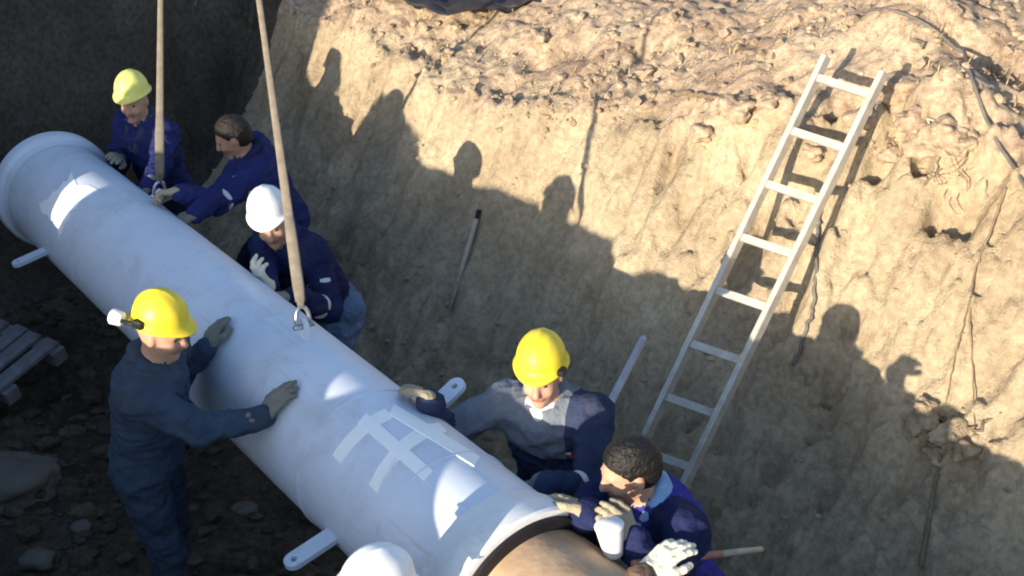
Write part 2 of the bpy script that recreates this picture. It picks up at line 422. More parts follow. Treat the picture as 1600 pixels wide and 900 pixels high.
# ------------------------------------------------------------------ the pipe
A0 = P(86, 296, 7.95)                                     # centre of the far end
B0 = P(818, 934, 4.50)                                    # centre of the near end
AX = unit(B0 - A0); PLEN = float(np.linalg.norm(B0 - A0))
PR = 0.335
PU = unit(np.cross(AX, Z3)); PU = PU if PU @ N3 > 0 else -PU   # across, towards the far wall
PW = unit(np.cross(PU, AX)); PW = PW if PW[2] > 0 else -PW     # up
def on_pipe(t, ang, r=PR):
    """t metres from the far end; ang from the top towards the far wall (radians)"""
    return A0 + AX * t + r * (math.cos(ang) * PW + math.sin(ang) * PU)
def pipe_nrm(ang): return math.cos(ang) * PW + math.sin(ang) * PU
def ring_part(name, prof, m, parent, seg=72, closed=True):
    mb = MB(); rings = []
    for t, r in prof:
        rings.append([on_pipe(t, 2 * math.pi * k / seg, r) for k in range(seg)])
    if closed: rings.append(rings[0])
    mb.loft(rings, False)
    return mb.build(name, m, parent, angle=40)
def scuff(m, amt, dark):
    nt = m.node_tree; b = nt.nodes['Principled BSDF']; L = nt.links.new
    tc = nt.nodes.new('ShaderNodeTexCoord'); cb_ = nt.nodes.new('ShaderNodeCombineXYZ')
    for i, (v, sc) in enumerate(((AX, 1.6), (PU, 34), (PW, 34))):
        d = nt.nodes.new('ShaderNodeVectorMath'); d.operation = 'DOT_PRODUCT'; d.inputs[1].default_value = tuple(v * sc)
        L(tc.outputs['Object'], d.inputs[0]); L(d.outputs['Value'], cb_.inputs[i])
    n = nt.nodes.new('ShaderNodeTexNoise'); n.inputs['Scale'].default_value = 1.0; n.inputs['Detail'].default_value = 6; n.inputs['Roughness'].default_value = .7
    L(cb_.outputs[0], n.inputs['Vector'])
    mr = nt.nodes.new('ShaderNodeMapRange'); mr.inputs['From Min'].default_value = .60; mr.inputs['From Max'].default_value = .74; mr.inputs['To Max'].default_value = amt
    L(n.outputs['Fac'], mr.inputs['Value'])
    mx = nt.nodes.new('ShaderNodeMixRGB'); mx.inputs['Color2'].default_value = (*dark, 1)
    src = b.inputs['Base Color'].links[0].from_socket
    L(mr.outputs['Result'], mx.inputs['Fac']); L(src, mx.inputs['Color1']); L(mx.outputs['Color'], b.inputs['Base Color'])
scuff(M['pipe'], .45, (.25, .25, .27))
pipe = empty('steel_pipe', A0 * .5 + B0 * .5 - Z3 * PR)
tag(pipe, 'long pale blue-grey steel pipe hung from two slings above the trench floor', 'pipe')
NT = 60
prof = [(PLEN * i / NT, PR) for i in range(NT + 1)] + [(PLEN * (NT - i) / NT, PR - .014) for i in range(NT + 1)]
ring_part('barrel', prof, M['pipe'], pipe)
ring_part('flange', [(.005, PR - .01), (-.03, PR - .01), (-.03, PR + .035), (-.02, PR + .045), (.055, PR + .045), (.075, PR + .035), (.085, PR + .018), (.14, PR + .002)], M['pipe'], pipe)
ring_part('flange', [(PLEN - .20, PR + .002), (PLEN - .15, PR + .016), (PLEN - .09, PR + .034), (PLEN - .06, PR + .046), (PLEN + .02, PR + .05), (PLEN + .03, PR + .042), (PLEN + .03, PR - .01), (PLEN - .01, PR - .012)], M['flange'], pipe)
for t in (PLEN - .50, PLEN - 1.08):
    ring_part('weld_seam', [(t - .007, PR - .002), (t - .005, PR + .004), (t, PR + .006), (t + .005, PR + .004), (t + .007, PR - .002)], M['pipe'], pipe)
ring_part('rubber_gasket', [(PLEN + .031, PR - .055), (PLEN + .031, PR + .018), (PLEN + .05, PR + .016), (PLEN + .052, PR - .05)], M['rubber'], pipe)

def slab_with_hole(name, base, along, across, L, Wd, T, hole, m, parent):
    """a lifting or bolting lug: flat bar with a round end and a hole"""
    along, across = unit(along), unit(across); nrm = np.cross(along, across)
    out, inn = [], []
    c = A(base) + along * (L - Wd); K = 28
    for k in range(K):
        a = 2 * math.pi * k / K
        d = math.cos(a) * across + math.sin(a) * along
        inn.append(c + d * hole)
        if math.sin(a) >= -1e-6: out.append(c + d * Wd)
        else:
            x = math.cos(a) * Wd / max(abs(math.cos(a)), abs(math.sin(a)) * Wd / (L - Wd) * 0 + .0001)
            t = -math.sin(a)
            x = Wd * (1 if math.cos(a) > 0 else -1) if abs(math.cos(a)) > .35 else Wd * math.cos(a) / .35
            dep = (L - Wd) * min(1, t / .94)
            out.append(c + across * x - along * dep)
    mb = MB(); h = nrm * T * .5
    V = [p + h for p in out] + [p + h for p in inn] + [p - h for p in out] + [p - h for p in inn]; Fs = []
    for k in range(K):
        j = (k + 1) % K
        Fs += [(k, j, K + j, K + k), (2 * K + k, 3 * K + k, 3 * K + j, 2 * K + j), (k, 2 * K + k, 2 * K + j, j), (K + k, K + j, 3 * K + j, 3 * K + k)]
    mb.add(V, Fs)
    return mb.build(name, m, parent, smooth=False)
def lug(t, ang, L, Wd, T=.022, flat=None):
    d = pipe_nrm(ang)
    slab_with_hole('bolt_lug', on_pipe(t, ang, PR - .02), d, flat if flat is not None else AX, L, Wd, T, Wd * .33, M['pipe'], pipe)
def pipe_t(px, py):
    """nearest pipe surface point under a photo position -> (t, angle, point)"""
    best = None; o = A([0, 0, CAM_H]); r = unit(P(px, py, 1.0) - o)
    q = o - A0; qa = q - AX * (q @ AX); ra = r - AX * (r @ AX)
    a, b, c = ra @ ra, 2 * qa @ ra, qa @ qa - PR * PR
    disc = b * b - 4 * a * c
    tt = (-b - math.sqrt(max(disc, 0))) / (2 * a)
    p = o + r * tt; v = p - A0; t = v @ AX; w = v - AX * t
    return float(t), math.atan2(w @ PU, w @ PW), p
lug(.74, -1.72, .22, .036)
lug(PLEN - .82, -1.75, .24, .042)
lug(PLEN - 1.03, 1.12, .22, .046)
# flat white strips, and a sunlit patch painted white at the far end
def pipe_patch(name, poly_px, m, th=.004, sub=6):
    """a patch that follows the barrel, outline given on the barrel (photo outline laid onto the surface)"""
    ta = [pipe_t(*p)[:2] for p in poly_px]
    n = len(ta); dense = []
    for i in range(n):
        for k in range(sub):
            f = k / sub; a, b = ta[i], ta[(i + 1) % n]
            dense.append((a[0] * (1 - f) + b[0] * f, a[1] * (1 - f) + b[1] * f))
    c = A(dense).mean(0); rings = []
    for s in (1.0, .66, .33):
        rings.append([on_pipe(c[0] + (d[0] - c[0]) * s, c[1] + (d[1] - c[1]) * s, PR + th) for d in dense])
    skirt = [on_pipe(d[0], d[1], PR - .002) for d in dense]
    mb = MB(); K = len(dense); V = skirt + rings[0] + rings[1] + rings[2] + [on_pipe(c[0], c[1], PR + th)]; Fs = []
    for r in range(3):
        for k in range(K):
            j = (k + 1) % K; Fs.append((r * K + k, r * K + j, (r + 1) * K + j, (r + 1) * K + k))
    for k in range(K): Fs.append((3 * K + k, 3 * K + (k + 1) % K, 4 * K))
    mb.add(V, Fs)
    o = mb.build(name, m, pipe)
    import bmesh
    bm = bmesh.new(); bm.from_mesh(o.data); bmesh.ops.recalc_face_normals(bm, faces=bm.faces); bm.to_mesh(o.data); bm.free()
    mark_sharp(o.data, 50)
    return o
def strip_px(p, q, w):
    p, q = A(p, dtype=float), A(q, dtype=float); d = unit(q - p); n = A([-d[1], d[0]]) * w / 2
    return [tuple(p + n), tuple(q + n), tuple(q - n), tuple(p - n)]
pipe_patch('white_strip', strip_px((526, 718), (608, 646), 19), M['patch_white'], .0022)
pipe_patch('white_strip', strip_px((583, 764), (692, 668), 19), M['patch_white'], .0022)
pipe_patch('white_strip', strip_px((566, 654), (670, 744), 21), M['patch_white'], .0040)
pipe_patch('white_strip', strip_px((612, 640), (745, 722), 17), M['patch_white'], .0040)
pipe_patch('painted_sun_patch', [(62, 318), (76, 311), (84, 300), (92, 297), (99, 284), (106, 283), (112, 268), (116, 280), (121, 291), (138, 290), (153, 297), (141, 305), (127, 313), (119, 325), (111, 329), (109, 342), (100, 352), (97, 364), (92, 372), (91, 355), (86, 344), (80, 345), (74, 336), (66, 334)], M['patch_white'], .003, 3)  # sunlit spot painted on as a flat white shape

# the older pipe it is being joined to
old = empty('brown_pipe', B0 - Z3 * PR)
tag(old, 'weathered brown pipe end inside the white flange at the bottom of the view', 'pipe')
ring_part('barrel', [(PLEN - .25, .305), (PLEN + .10, .308), (PLEN + .45, .310), (PLEN + 1.0, .30), (PLEN + 2.6, .30), (PLEN + 2.6, .27), (PLEN - .25, .27)], M['rust'], old)
ring_part('coupling', [(PLEN + .42, .300), (PLEN + .43, .332), (PLEN + .62, .336), (PLEN + .80, .330), (PLEN + .81, .29)], M['rust2'], old)

# ------------------------------------------------------------------ slings and the hook they hang from
HOOK = A([-1.30, 5.85, 5.25])
def ribbon(mb, pts, widths, th, wdir):
    rings = []
    for i, p in enumerate(pts):
        t = unit(A(pts[min(i + 1, len(pts) - 1)]) - A(pts[max(i - 1, 0)]))
        w = unit(wdir - t * (wdir @ t)); n = np.cross(t, w); a, b = widths[i] / 2, th / 2
        rings.append([p + w * a + n * b * .4, p + w * a * .8 + n * b, p - w * a * .8 + n * b, p - w * a + n * b * .4,
                      p - w * a - n * b * .4, p - w * a * .8 - n * b, p + w * a * .8 - n * b, p + w * a - n * b * .4])
    mb.loft(rings, True); return mb
def sling(px, py, label):
    t, ang, _ = pipe_t(px, py)
    foot = on_pipe(t, ang, PR); nrm = pipe_nrm(ang)
    eye = slab_with_hole('pad_eye', foot - nrm * .02, nrm, AX, .11, .035, .018, .014, M['pipe'], pipe)
    root = empty('lifting_sling', foot + nrm * .06)
    tag(root, label, 'sling', 'slings carrying the blue-grey pipe')
    eyec = foot + nrm * .055
    up = unit(HOOK - eyec)
    # shackle: bow and pin
    side = unit(np.cross(up, AX)); pts = []
    for k in range(15):
        a = math.pi * (k / 14)
        pts.append(eyec + side * .033 * math.cos(a) * (1 + .25 * math.sin(a)) + up * (.09 * math.sin(a)))
    bow = MB().tube(pts, .0095, 8).build('shackle', M['steel'], root)
    MB().tube([eyec - side * .05, eyec + side * .05], .011, 8).build('pin', M['steel'], bow)
    s0 = eyec + up * .085; mb = MB(); n = 26
    L = float(np.linalg.norm(HOOK - s0))
    pts = [s0 + up * L * i / n + side * 0 for i in range(n + 1)]
    right = A([CP * 0 + 1.0, 0, 0])
    ws = [.03] + [.050 - .024 * min(1, i / 8) for i in range(1, n + 1)]
    ribbon(mb, pts, ws, .014, right)
    mb.build('strap', M['strap'], root)
    sl = MB(); ribbon(sl, [s0 + up * .03, s0 + up * .10, s0 + up * .32, s0 + up * .42], [.044, .052, .050, .042], .019, right)
    sl.build('sewn_eye', M['strap'], root)
    return root
sling(243, 318, 'left of two tan webbing slings, beside the worker at the far flange')
sling(474, 527, 'right of two tan webbing slings, passing in front of the white-helmeted worker')
hk = empty('crane_hook', HOOK)
tag(hk, 'steel crane hook over the trench holding both sling tops', 'hook')
pts = [HOOK + A([.09 * math.sin(a), 0, .02 + .09 * (1 - math.cos(a))]) for a in np.linspace(-.6, 3.6, 18)][::-1]
MB().tube([HOOK + Z3 * .55, HOOK + Z3 * .32] + pts, [.03, .03] + [.028] * 16 + [.02, .012], 10).build('hook', M['darksteel'], hk)
MB().box(HOOK + Z3 * .70, A([1, 0, 0]), A([0, 1, 0]), Z3, .11, .07, .17, .03).build('hook_block', M['darksteel'], hk, smooth=False)
for dx in (-.06, .06):
    MB().tube([HOOK + A([dx, 0, .8]), HOOK + A([dx, 0, 9.0])], .009, 6).build('wire_rope', M['darksteel'], hk)

# ------------------------------------------------------------------ ladder
lad = empty('ladder', P(940, 938, 6.2))
tag(lad, 'pale metal ladder leaning against the sunlit trench wall on the right', 'ladder')
LT, RT = P(1291, 88, 6.2), P(1381, 113, 5.97)
LB, RB = P(1010, 680, 6.2), P(1086, 722, 5.97)
ldir = unit(LT - LB); rdir = unit(RT - RB)
LB2 = LB - ldir * (LB[2] + .02) / ldir[2]; RB2 = RB - rdir * (RB[2] + .02) / rdir[2]
xd = unit((RT - LT)); lnrm = unit(np.cross(xd, ldir))
for a, b in ((LB2, LT), (RB2, RT)):
    dd = unit(b - a); xx = unit(xd - dd * (xd @ dd))
    MB().box((a + b) / 2, xx, np.cross(dd, xx), dd, .0155, .030, float(np.linalg.norm(b - a)) / 2, .004).build('rail', M['alu'], lad, smooth=False)
for k in range(9):
    f = k * 83.0
    yl = 121 + f
    pl = LT + (LB - LT) * ((yl - 88) / (680 - 88)); pr = RT + (RB - RT) * ((yl + 29 - 113) / (722 - 113))
    if pl[2] < .15: continue
    dd = unit(pr - pl)
    MB().box((pl + pr) / 2, dd, ldir, np.cross(dd, ldir), float(np.linalg.norm(pr - pl)) / 2 - .012, .020, .014, .004).build('rung', M['alu'], lad, smooth=False)

# ------------------------------------------------------------------ tools against the wall
sh = hit(745, 352, .02); sb = hit(703, 492, .03)
t = empty('shovel_handle', sb); tag(t, 'thin wooden tool handle leaning on the shaded wall behind the white-helmeted worker', 'tool')
MB().tube([sb, sh + Z3 * .02], .016, 8).build('shaft', M['handle'], t)
dd = unit(sh - sb)
MB().tube([sh - dd * .01 + Z3 * .02, sh + dd * .05 + Z3 * .03], [.014, .016], 8).build('grip', M['black'], t)
b1, b2 = P(944, 648, 5.75), P(1003, 534, 6.05)
t = empty('pry_bar', b1 * 2 - b2); tag(t, 'pale steel bar standing upright behind the man in the grey jacket', 'bar')
MB().tube([b1 + (b1 - b2) * 2.2, b1, b2], [.021, .021, .020], 8).build('shaft', M['bar'], t)
MB().tube([b2, b2 + unit(b2 - b1) * .03], [.021, .014], 8).build('tip', M['bar'], t)
k1, k2 = P(1070, 872, 4.45), P(1190, 858, 4.75)
t = empty('tool_handle', k1); tag(t, 'reddish wooden stick with a pale end lying out over the brown pipe', 'tool')
MB().tube([k1 + (k1 - k2) * .6, k1, k1 * .55 + k2 * .45], [.014, .015, .014], 8).build('shaft', M['rednose'], t)
MB().tube([k1 * .56 + k2 * .44, k2], [.014, .011], 8).build('tip', M['handle'], t)

# ------------------------------------------------------------------ pallet and stone on the floor at the left
pc = P(-62, 572, 7.35)
pal = empty('wooden_pallet', pc)
tag(pal, 'grey slatted pallet lying on the dark floor at the left edge', 'pallet')
pd = unit(P(58, 518, 7.35) - P(0, 590, 7.2)); pd[2] *= .35; pd = unit(pd)
pw = unit(np.cross(Z3, pd)); pn = unit(np.cross(pd, pw)); pn = pn if pn[2] > 0 else -pn
first = None
for k in range(6):
    c = pc + pw * (-.36 + k * .144) + pn * .0
    if first is None:
        first = MB().box((0, 0, 0), (1, 0, 0), (0, 1, 0), (0, 0, 1), .42, .052, .012, .004).build('slat', M['wood'], pal, smooth=False)
        o = first
    else:
        o = first.copy(); COL.objects.link(o); o.parent = pal
    o.matrix_parent_inverse.identity()
    R = np.stack([pd, pw, pn], 1)
    from mathutils import Matrix
    mw = Matrix(((R[0, 0], R[0, 1], R[0, 2], c[0] - pc[0] + random.uniform(-.02, .02)), (R[1, 0], R[1, 1], R[1, 2], c[1] - pc[1]), (R[2, 0], R[2, 1], R[2, 2], c[2] - pc[2]), (0, 0, 0, 1)))
    o.matrix_local = mw
for f in (-.37, 0, .37):
    MB().box(pc + pd * f - pn * .06, pw, pd, pn, .44, .045, .046, .004).build('bearer', M['wood'], pal, smooth=False)

def rock(seed, r, sq=(1, 1, .6), sub=3, rough=.35):
    import bmesh
    bm = bmesh.new(); bmesh.ops.create_icosphere(bm, subdivisions=sub, radius=1)
    V = A([v.co[:] for v in bm.verts]); Fs = A([[l.index for l in f.verts] for f in bm.faces]); bm.free()
    k = 1 + rough * noise3(V[:, 0] * 1.3 + seed * 7.7, V[:, 1] * 1.3, V[:, 2] * 1.3) + .4 * rough * noise3(V[:, 0] * 3.1 + seed, V[:, 1] * 3.1 + 4, V[:, 2] * 3.1)
    return V * k[:, None] * A(sq) * r, Fs
sp_ = hit(2, 760)
V, Fs = rock(3, .26, (1.25, .9, .42), 4, .30)
o = mesh_np('stone_slab', V, Fs, M['stone']); o.location = tuple(sp_ + Z3 * .03)
tag(o, 'flat pale grey stone on the dark trench floor at the lower left', 'stone')

# ------------------------------------------------------------------ people: one continuous surface per body from a distance field
def surface_nets(D, org, res):
    nx, ny, nz = D.shape
    ins = D < 0
    c = [ins[i:nx - 1 + i, j:ny - 1 + j, k:nz - 1 + k] for i in (0, 1) for j in (0, 1) for k in (0, 1)]
    cnt = sum(a.astype(np.int8) for a in c)
    act = np.argwhere((cnt > 0) & (cnt < 8))
    if len(act) == 0: return np.zeros((0, 3)), np.zeros((0, 4), int)
    vi = np.full(cnt.shape, -1, np.int32); vi[tuple(act.T)] = np.arange(len(act))
    acc = np.zeros((len(act), 3)); num = np.zeros(len(act))
    corners = [(i, j, k) for i in (0, 1) for j in (0, 1) for k in (0, 1)]
    for a in range(8):
        for b in range(a + 1, 8):
            ca, cb = A(corners[a]), A(corners[b])
            if np.abs(ca - cb).sum() != 1: continue
            va = D[tuple((act + ca).T)]; vb = D[tuple((act + cb).T)]
            m = (va < 0) != (vb < 0)
            t = np.where(m, va / (va - vb + 1e-12), 0)
            acc += np.where(m[:, None], ca + (cb - ca) * t[:, None], 0); num += m
    V = org + (act + acc / num[:, None]) * res
    F = []
    for ax in range(3):
        u, w = (ax + 1) % 3, (ax + 2) % 3
        sl0 = [slice(None)] * 3; sl1 = [slice(None)] * 3
        sl0[ax] = slice(0, -1); sl1[ax] = slice(1, None)
        i0, i1 = ins[tuple(sl0)], ins[tuple(sl1)]
        e = np.argwhere(i0 != i1)
        e = e[(e[:, u] > 0) & (e[:, w] > 0) & (e[:, u] < D.shape[u] - 1) & (e[:, w] < D.shape[w] - 1)]
        if len(e) == 0: continue
        def g(du, dw):
            q = e.copy(); q[:, u] -= du; q[:, w] -= dw; return vi[tuple(q.T)]
        q = np.stack([g(1, 1), g(0, 1), g(0, 0), g(1, 0)], 1)
        fl = i0[tuple(e.T)]
        q = np.where(fl[:, None], q, q[:, ::-1])
        F.append(q)
    F = np.concatenate(F); F = F[(F >= 0).all(1)]
    return V, F
class Field:
    """smooth union of tapered limbs and ellipsoids, each with a material slot"""
    def __init__(self): self.p = []
    def cone(self, a, b, r1, r2, m=0, k=.03, flat=None): self.p.append(('c', A(a, dtype=float), A(b, dtype=float), r1, r2, m, k, flat)); return self
    def ell(self, c, R, rad, m=0, k=.03, sub=False): self.p.append(('s' if sub else 'e', A(c, dtype=float), A(R, dtype=float), A(rad, dtype=float), 0, m, k, None)); return self
    def mesh(self, res):
        lo, hi = [], []
        for q in self.p:
            if q[0] == 's': continue
            if q[0] == 'c': r = max(q[3], q[4]); lo.append(np.minimum(q[1], q[2]) - r); hi.append(np.maximum(q[1], q[2]) + r)
            else: r = q[3].max(); lo.append(q[1] - r); hi.append(q[1] + r)
        lo = np.min(lo, 0) - .03; hi = np.max(hi, 0) + .03
        n = np.ceil((hi - lo) / res).astype(int) + 1
        D = np.full(n, 1.0); Mn = np.full(n, 1.0); Lb = np.zeros(n, np.int8)
        for kind, a, b, r1, r2, m, k, flat in self.p:
            if kind == 'c': r = max(r1, r2); l, h = np.minimum(a, b) - r, np.maximum(a, b) + r
            else: r = r1.max(); l, h = a - r, a + r
            i0 = np.clip(np.floor((l - lo - k - .03) / res).astype(int), 0, n - 1); i1 = np.clip(np.ceil((h - lo + k + .03) / res).astype(int) + 1, 1, n)
            sl = tuple(slice(i0[j], i1[j]) for j in range(3))
            X, Y, Z = np.meshgrid(*[lo[j] + np.arange(i0[j], i1[j]) * res for j in range(3)], indexing='ij', sparse=True)
            if kind == 'c':
                ab = b - a; L2 = ab @ ab + 1e-12
                t = np.clip(((X - a[0]) * ab[0] + (Y - a[1]) * ab[1] + (Z - a[2]) * ab[2]) / L2, 0, 1)
                px, py, pz = X - a[0] - t * ab[0], Y - a[1] - t * ab[1], Z - a[2] - t * ab[2]
                if flat is not None:
                    fd, s = flat; dt = px * fd[0] + py * fd[1] + pz * fd[2]; g = (1 / s - 1)
                    px, py, pz = px + fd[0] * dt * g, py + fd[1] * dt * g, pz + fd[2] * dt * g
                d = np.sqrt(px * px + py * py + pz * pz) - (r1 + (r2 - r1) * t)
            else:
                q = [((X - a[0]) * b[i][0] + (Y - a[1]) * b[i][1] + (Z - a[2]) * b[i][2]) for i in range(3)]
                k0 = np.sqrt(sum((q[i] / r1[i]) ** 2 for i in range(3))) + 1e-9
                k1 = np.sqrt(sum((q[i] / r1[i] ** 2) ** 2 for i in range(3))) + 1e-9
                d = k0 * (k0 - 1) / k1
            cur = D[sl]
            if kind == 's':
                hh = np.maximum(k - np.abs(cur + d), 0) / k
                D[sl] = np.maximum(cur, -d) + hh * hh * k * .25
                continue
            hh = np.maximum(k - np.abs(cur - d), 0) / k
            D[sl] = np.minimum(cur, d) - hh * hh * k * .25
            mn = Mn[sl]; Lb[sl] = np.where(d < mn, m, Lb[sl]); Mn[sl] = np.minimum(mn, d)
        V, Fq = surface_nets(D, lo, res)
        ii = np.clip(np.round((V - lo) / res).astype(int), 0, n - 1)
        return V, Fq, Lb[tuple(ii.T)]
def build_field(fd, res, name, mats, parent, wrinkle=None, relabel=None, fq=1.0):
    V, Fq, lb = fd.mesh(res)
    if relabel: lb = relabel(V, lb)
    if wrinkle:
        amp, slots = wrinkle
        e1 = V[Fq[:, 1]] - V[Fq[:, 0]]; e2 = V[Fq[:, 2]] - V[Fq[:, 0]]
        fn = np.cross(e1, e2); N = np.zeros_like(V)
        for i in range(4): np.add.at(N, Fq[:, i], fn)
        N /= np.linalg.norm(N, axis=1)[:, None] + 1e-12
        w = 1 - 2 * np.abs(noise3(V[:, 0] * 9 * fq + 3, V[:, 1] * 9 * fq, V[:, 2] * 15 * fq)) + .6 * (1 - 2 * np.abs(noise3(V[:, 0] * 19 * fq, V[:, 1] * 19 * fq + 7, V[:, 2] * 26 * fq)))
        mk = np.isin(lb, slots)
        V = V + N * (amp * w * mk)[:, None]
    mi = np.zeros(len(Fq), int) + lb[Fq[:, 0]]
    return mesh_np(name, V, Fq, mats, parent, mi)

def ik(a, b, l1, l2, pole):
    a, b = A(a), A(b); d = b - a; L = np.linalg.norm(d); u = d / L
    if L > (l1 + l2) * .995: s = L / (l1 + l2) * 1.005; l1 *= s; l2 *= s
    x = (l1 * l1 - l2 * l2 + L * L) / (2 * L); h = math.sqrt(max(l1 * l1 - x * x, 0))
    p = A(pole, dtype=float); p = unit(p - u * (p @ u))
    return a + u * x + p * h
def glove(parent, wrist, fdir, pn, m, thumb, curl=.35, cuff=.07, fore=None, spread=.0, label=None):
    """a gloved hand: palm, four fingers of unequal length, thumb from the side of the palm. pn: the way the palm faces; thumb: +1/-1 side"""
    f = unit(fdir); pn = unit(A(pn) - f * (A(pn) @ f)); w = np.cross(pn, f) * thumb
    fd = Field(); wr = A(wrist)
    back = unit(fore) if fore is not None else f
    fd.cone(wr - back * cuff, wr, .046, .036, 0, .015)
    fd.cone(wr, wr + f * .03, .034, .036, 0, .02, (pn, .62))
    lens = [(.034, .024, .022), (.039, .027, .024), (.036, .025, .022), (.027, .020, .019)]
    for i in range(4):
        off = w * (.033 - .0215 * i)
        kn = wr + f * (.092 - .006 * abs(i - 1.2)) + off
        fd.cone(wr + f * .02 + off * .7, kn, .019, .0155, 0, .012)
        p = kn; a = curl * (.75 + .13 * i) + RNG.uniform(-.06, .06); ang = a * .6
        for j, L in enumerate(lens[i]):
            d = unit(f * math.cos(ang) + pn * math.sin(ang) + w * (spread * (1.5 - i)))
            q = p + d * L * 1.12
            fd.cone(p, q, .0135 - .0012 * j, .0125 - .0014 * j, 0, .005)
            p = q; ang += a
    b = wr + f * .028 + w * .030
    c = b + unit(f * .72 + w * .75 + pn * .25) * .048
    e = c + unit(f * .95 + w * .15 + pn * .35) * .036
    g = e + unit(f * .95 - w * .15 + pn * (.3 + .5 * curl)) * .028
    fd.cone(b, c, .020, .0165, 0, .012); fd.cone(c, e, .0155, .014, 0, .006); fd.cone(e, g, .0138, .012, 0, .006)
    o = build_field(fd, .0050, 'glove', [m], parent)
    if label: o['label'] = label
    return o
def hard_hat(parent, c, r, f, u, m, scale=1.0, strap=False, name='hard_hat'):
    """dome with raised ribs, brim and peak"""
    mb = MB(); NP, NT_ = 12, 48; rings = []
    a, b, h = .111 * scale, .127 * scale, .138 * scale
    for i in range(NP + 1):
        ph = math.pi / 2 * i / NP; row = []
        for k in range(NT_):
            th = 2 * math.pi * k / NT_
            x, y, z = math.cos(th) * math.cos(ph) * a, math.sin(th) * math.cos(ph) * b, math.sin(ph) * h
            rib = max(0, 1 - abs(x) / .014) + .7 * max(0, 1 - abs(abs(x) - .046) / .010)
            s = 1 + .028 * min(rib, 1) * (1 if z > .028 else 0)
            row.append(A(c) + r * x * (1 + .0 * s) + f * y * s + u * z * s)
        rings.append(row)
    brim = []
    for off, dz in ((.004, -.008), (.012, -.011), (.013, -.016), (.002, -.014), (-.010, -.010)):
        row = []
        for k in range(NT_):
            th = 2 * math.pi * k / NT_; pk = max(0, math.sin(th)) ** 2.2
            row.append(A(c) + r * math.cos(th) * (a + off) + f * math.sin(th) * (b + off + (.030 * pk if off > .0 else 0) * (1 if off > .01 else .3)) + u * (dz - .010 * pk * (1 if off > .01 else .2)))
        brim.append(row)
    mb.loft(brim[::-1] + rings, False)
    hat = mb.build(name, m, parent)
    import bmesh
    bm = bmesh.new(); bm.from_mesh(hat.data); bmesh.ops.remove_doubles(bm, verts=bm.verts, dist=.0004); bmesh.ops.recalc_face_normals(bm, faces=bm.faces); bm.to_mesh(hat.data); bm.free()
    band = MB(); rr = []
    for dz, q in ((-.004, .97), (-.030, .95), (-.030, .91), (-.004, .92)):
        rr.append([A(c) + r * math.cos(2 * math.pi * k / 32) * a * q + f * math.sin(2 * math.pi * k / 32) * b * q + u * dz for k in range(32)])
    band.loft(rr + [rr[0]], False).build('headband', M['black'], hat)
    return hat
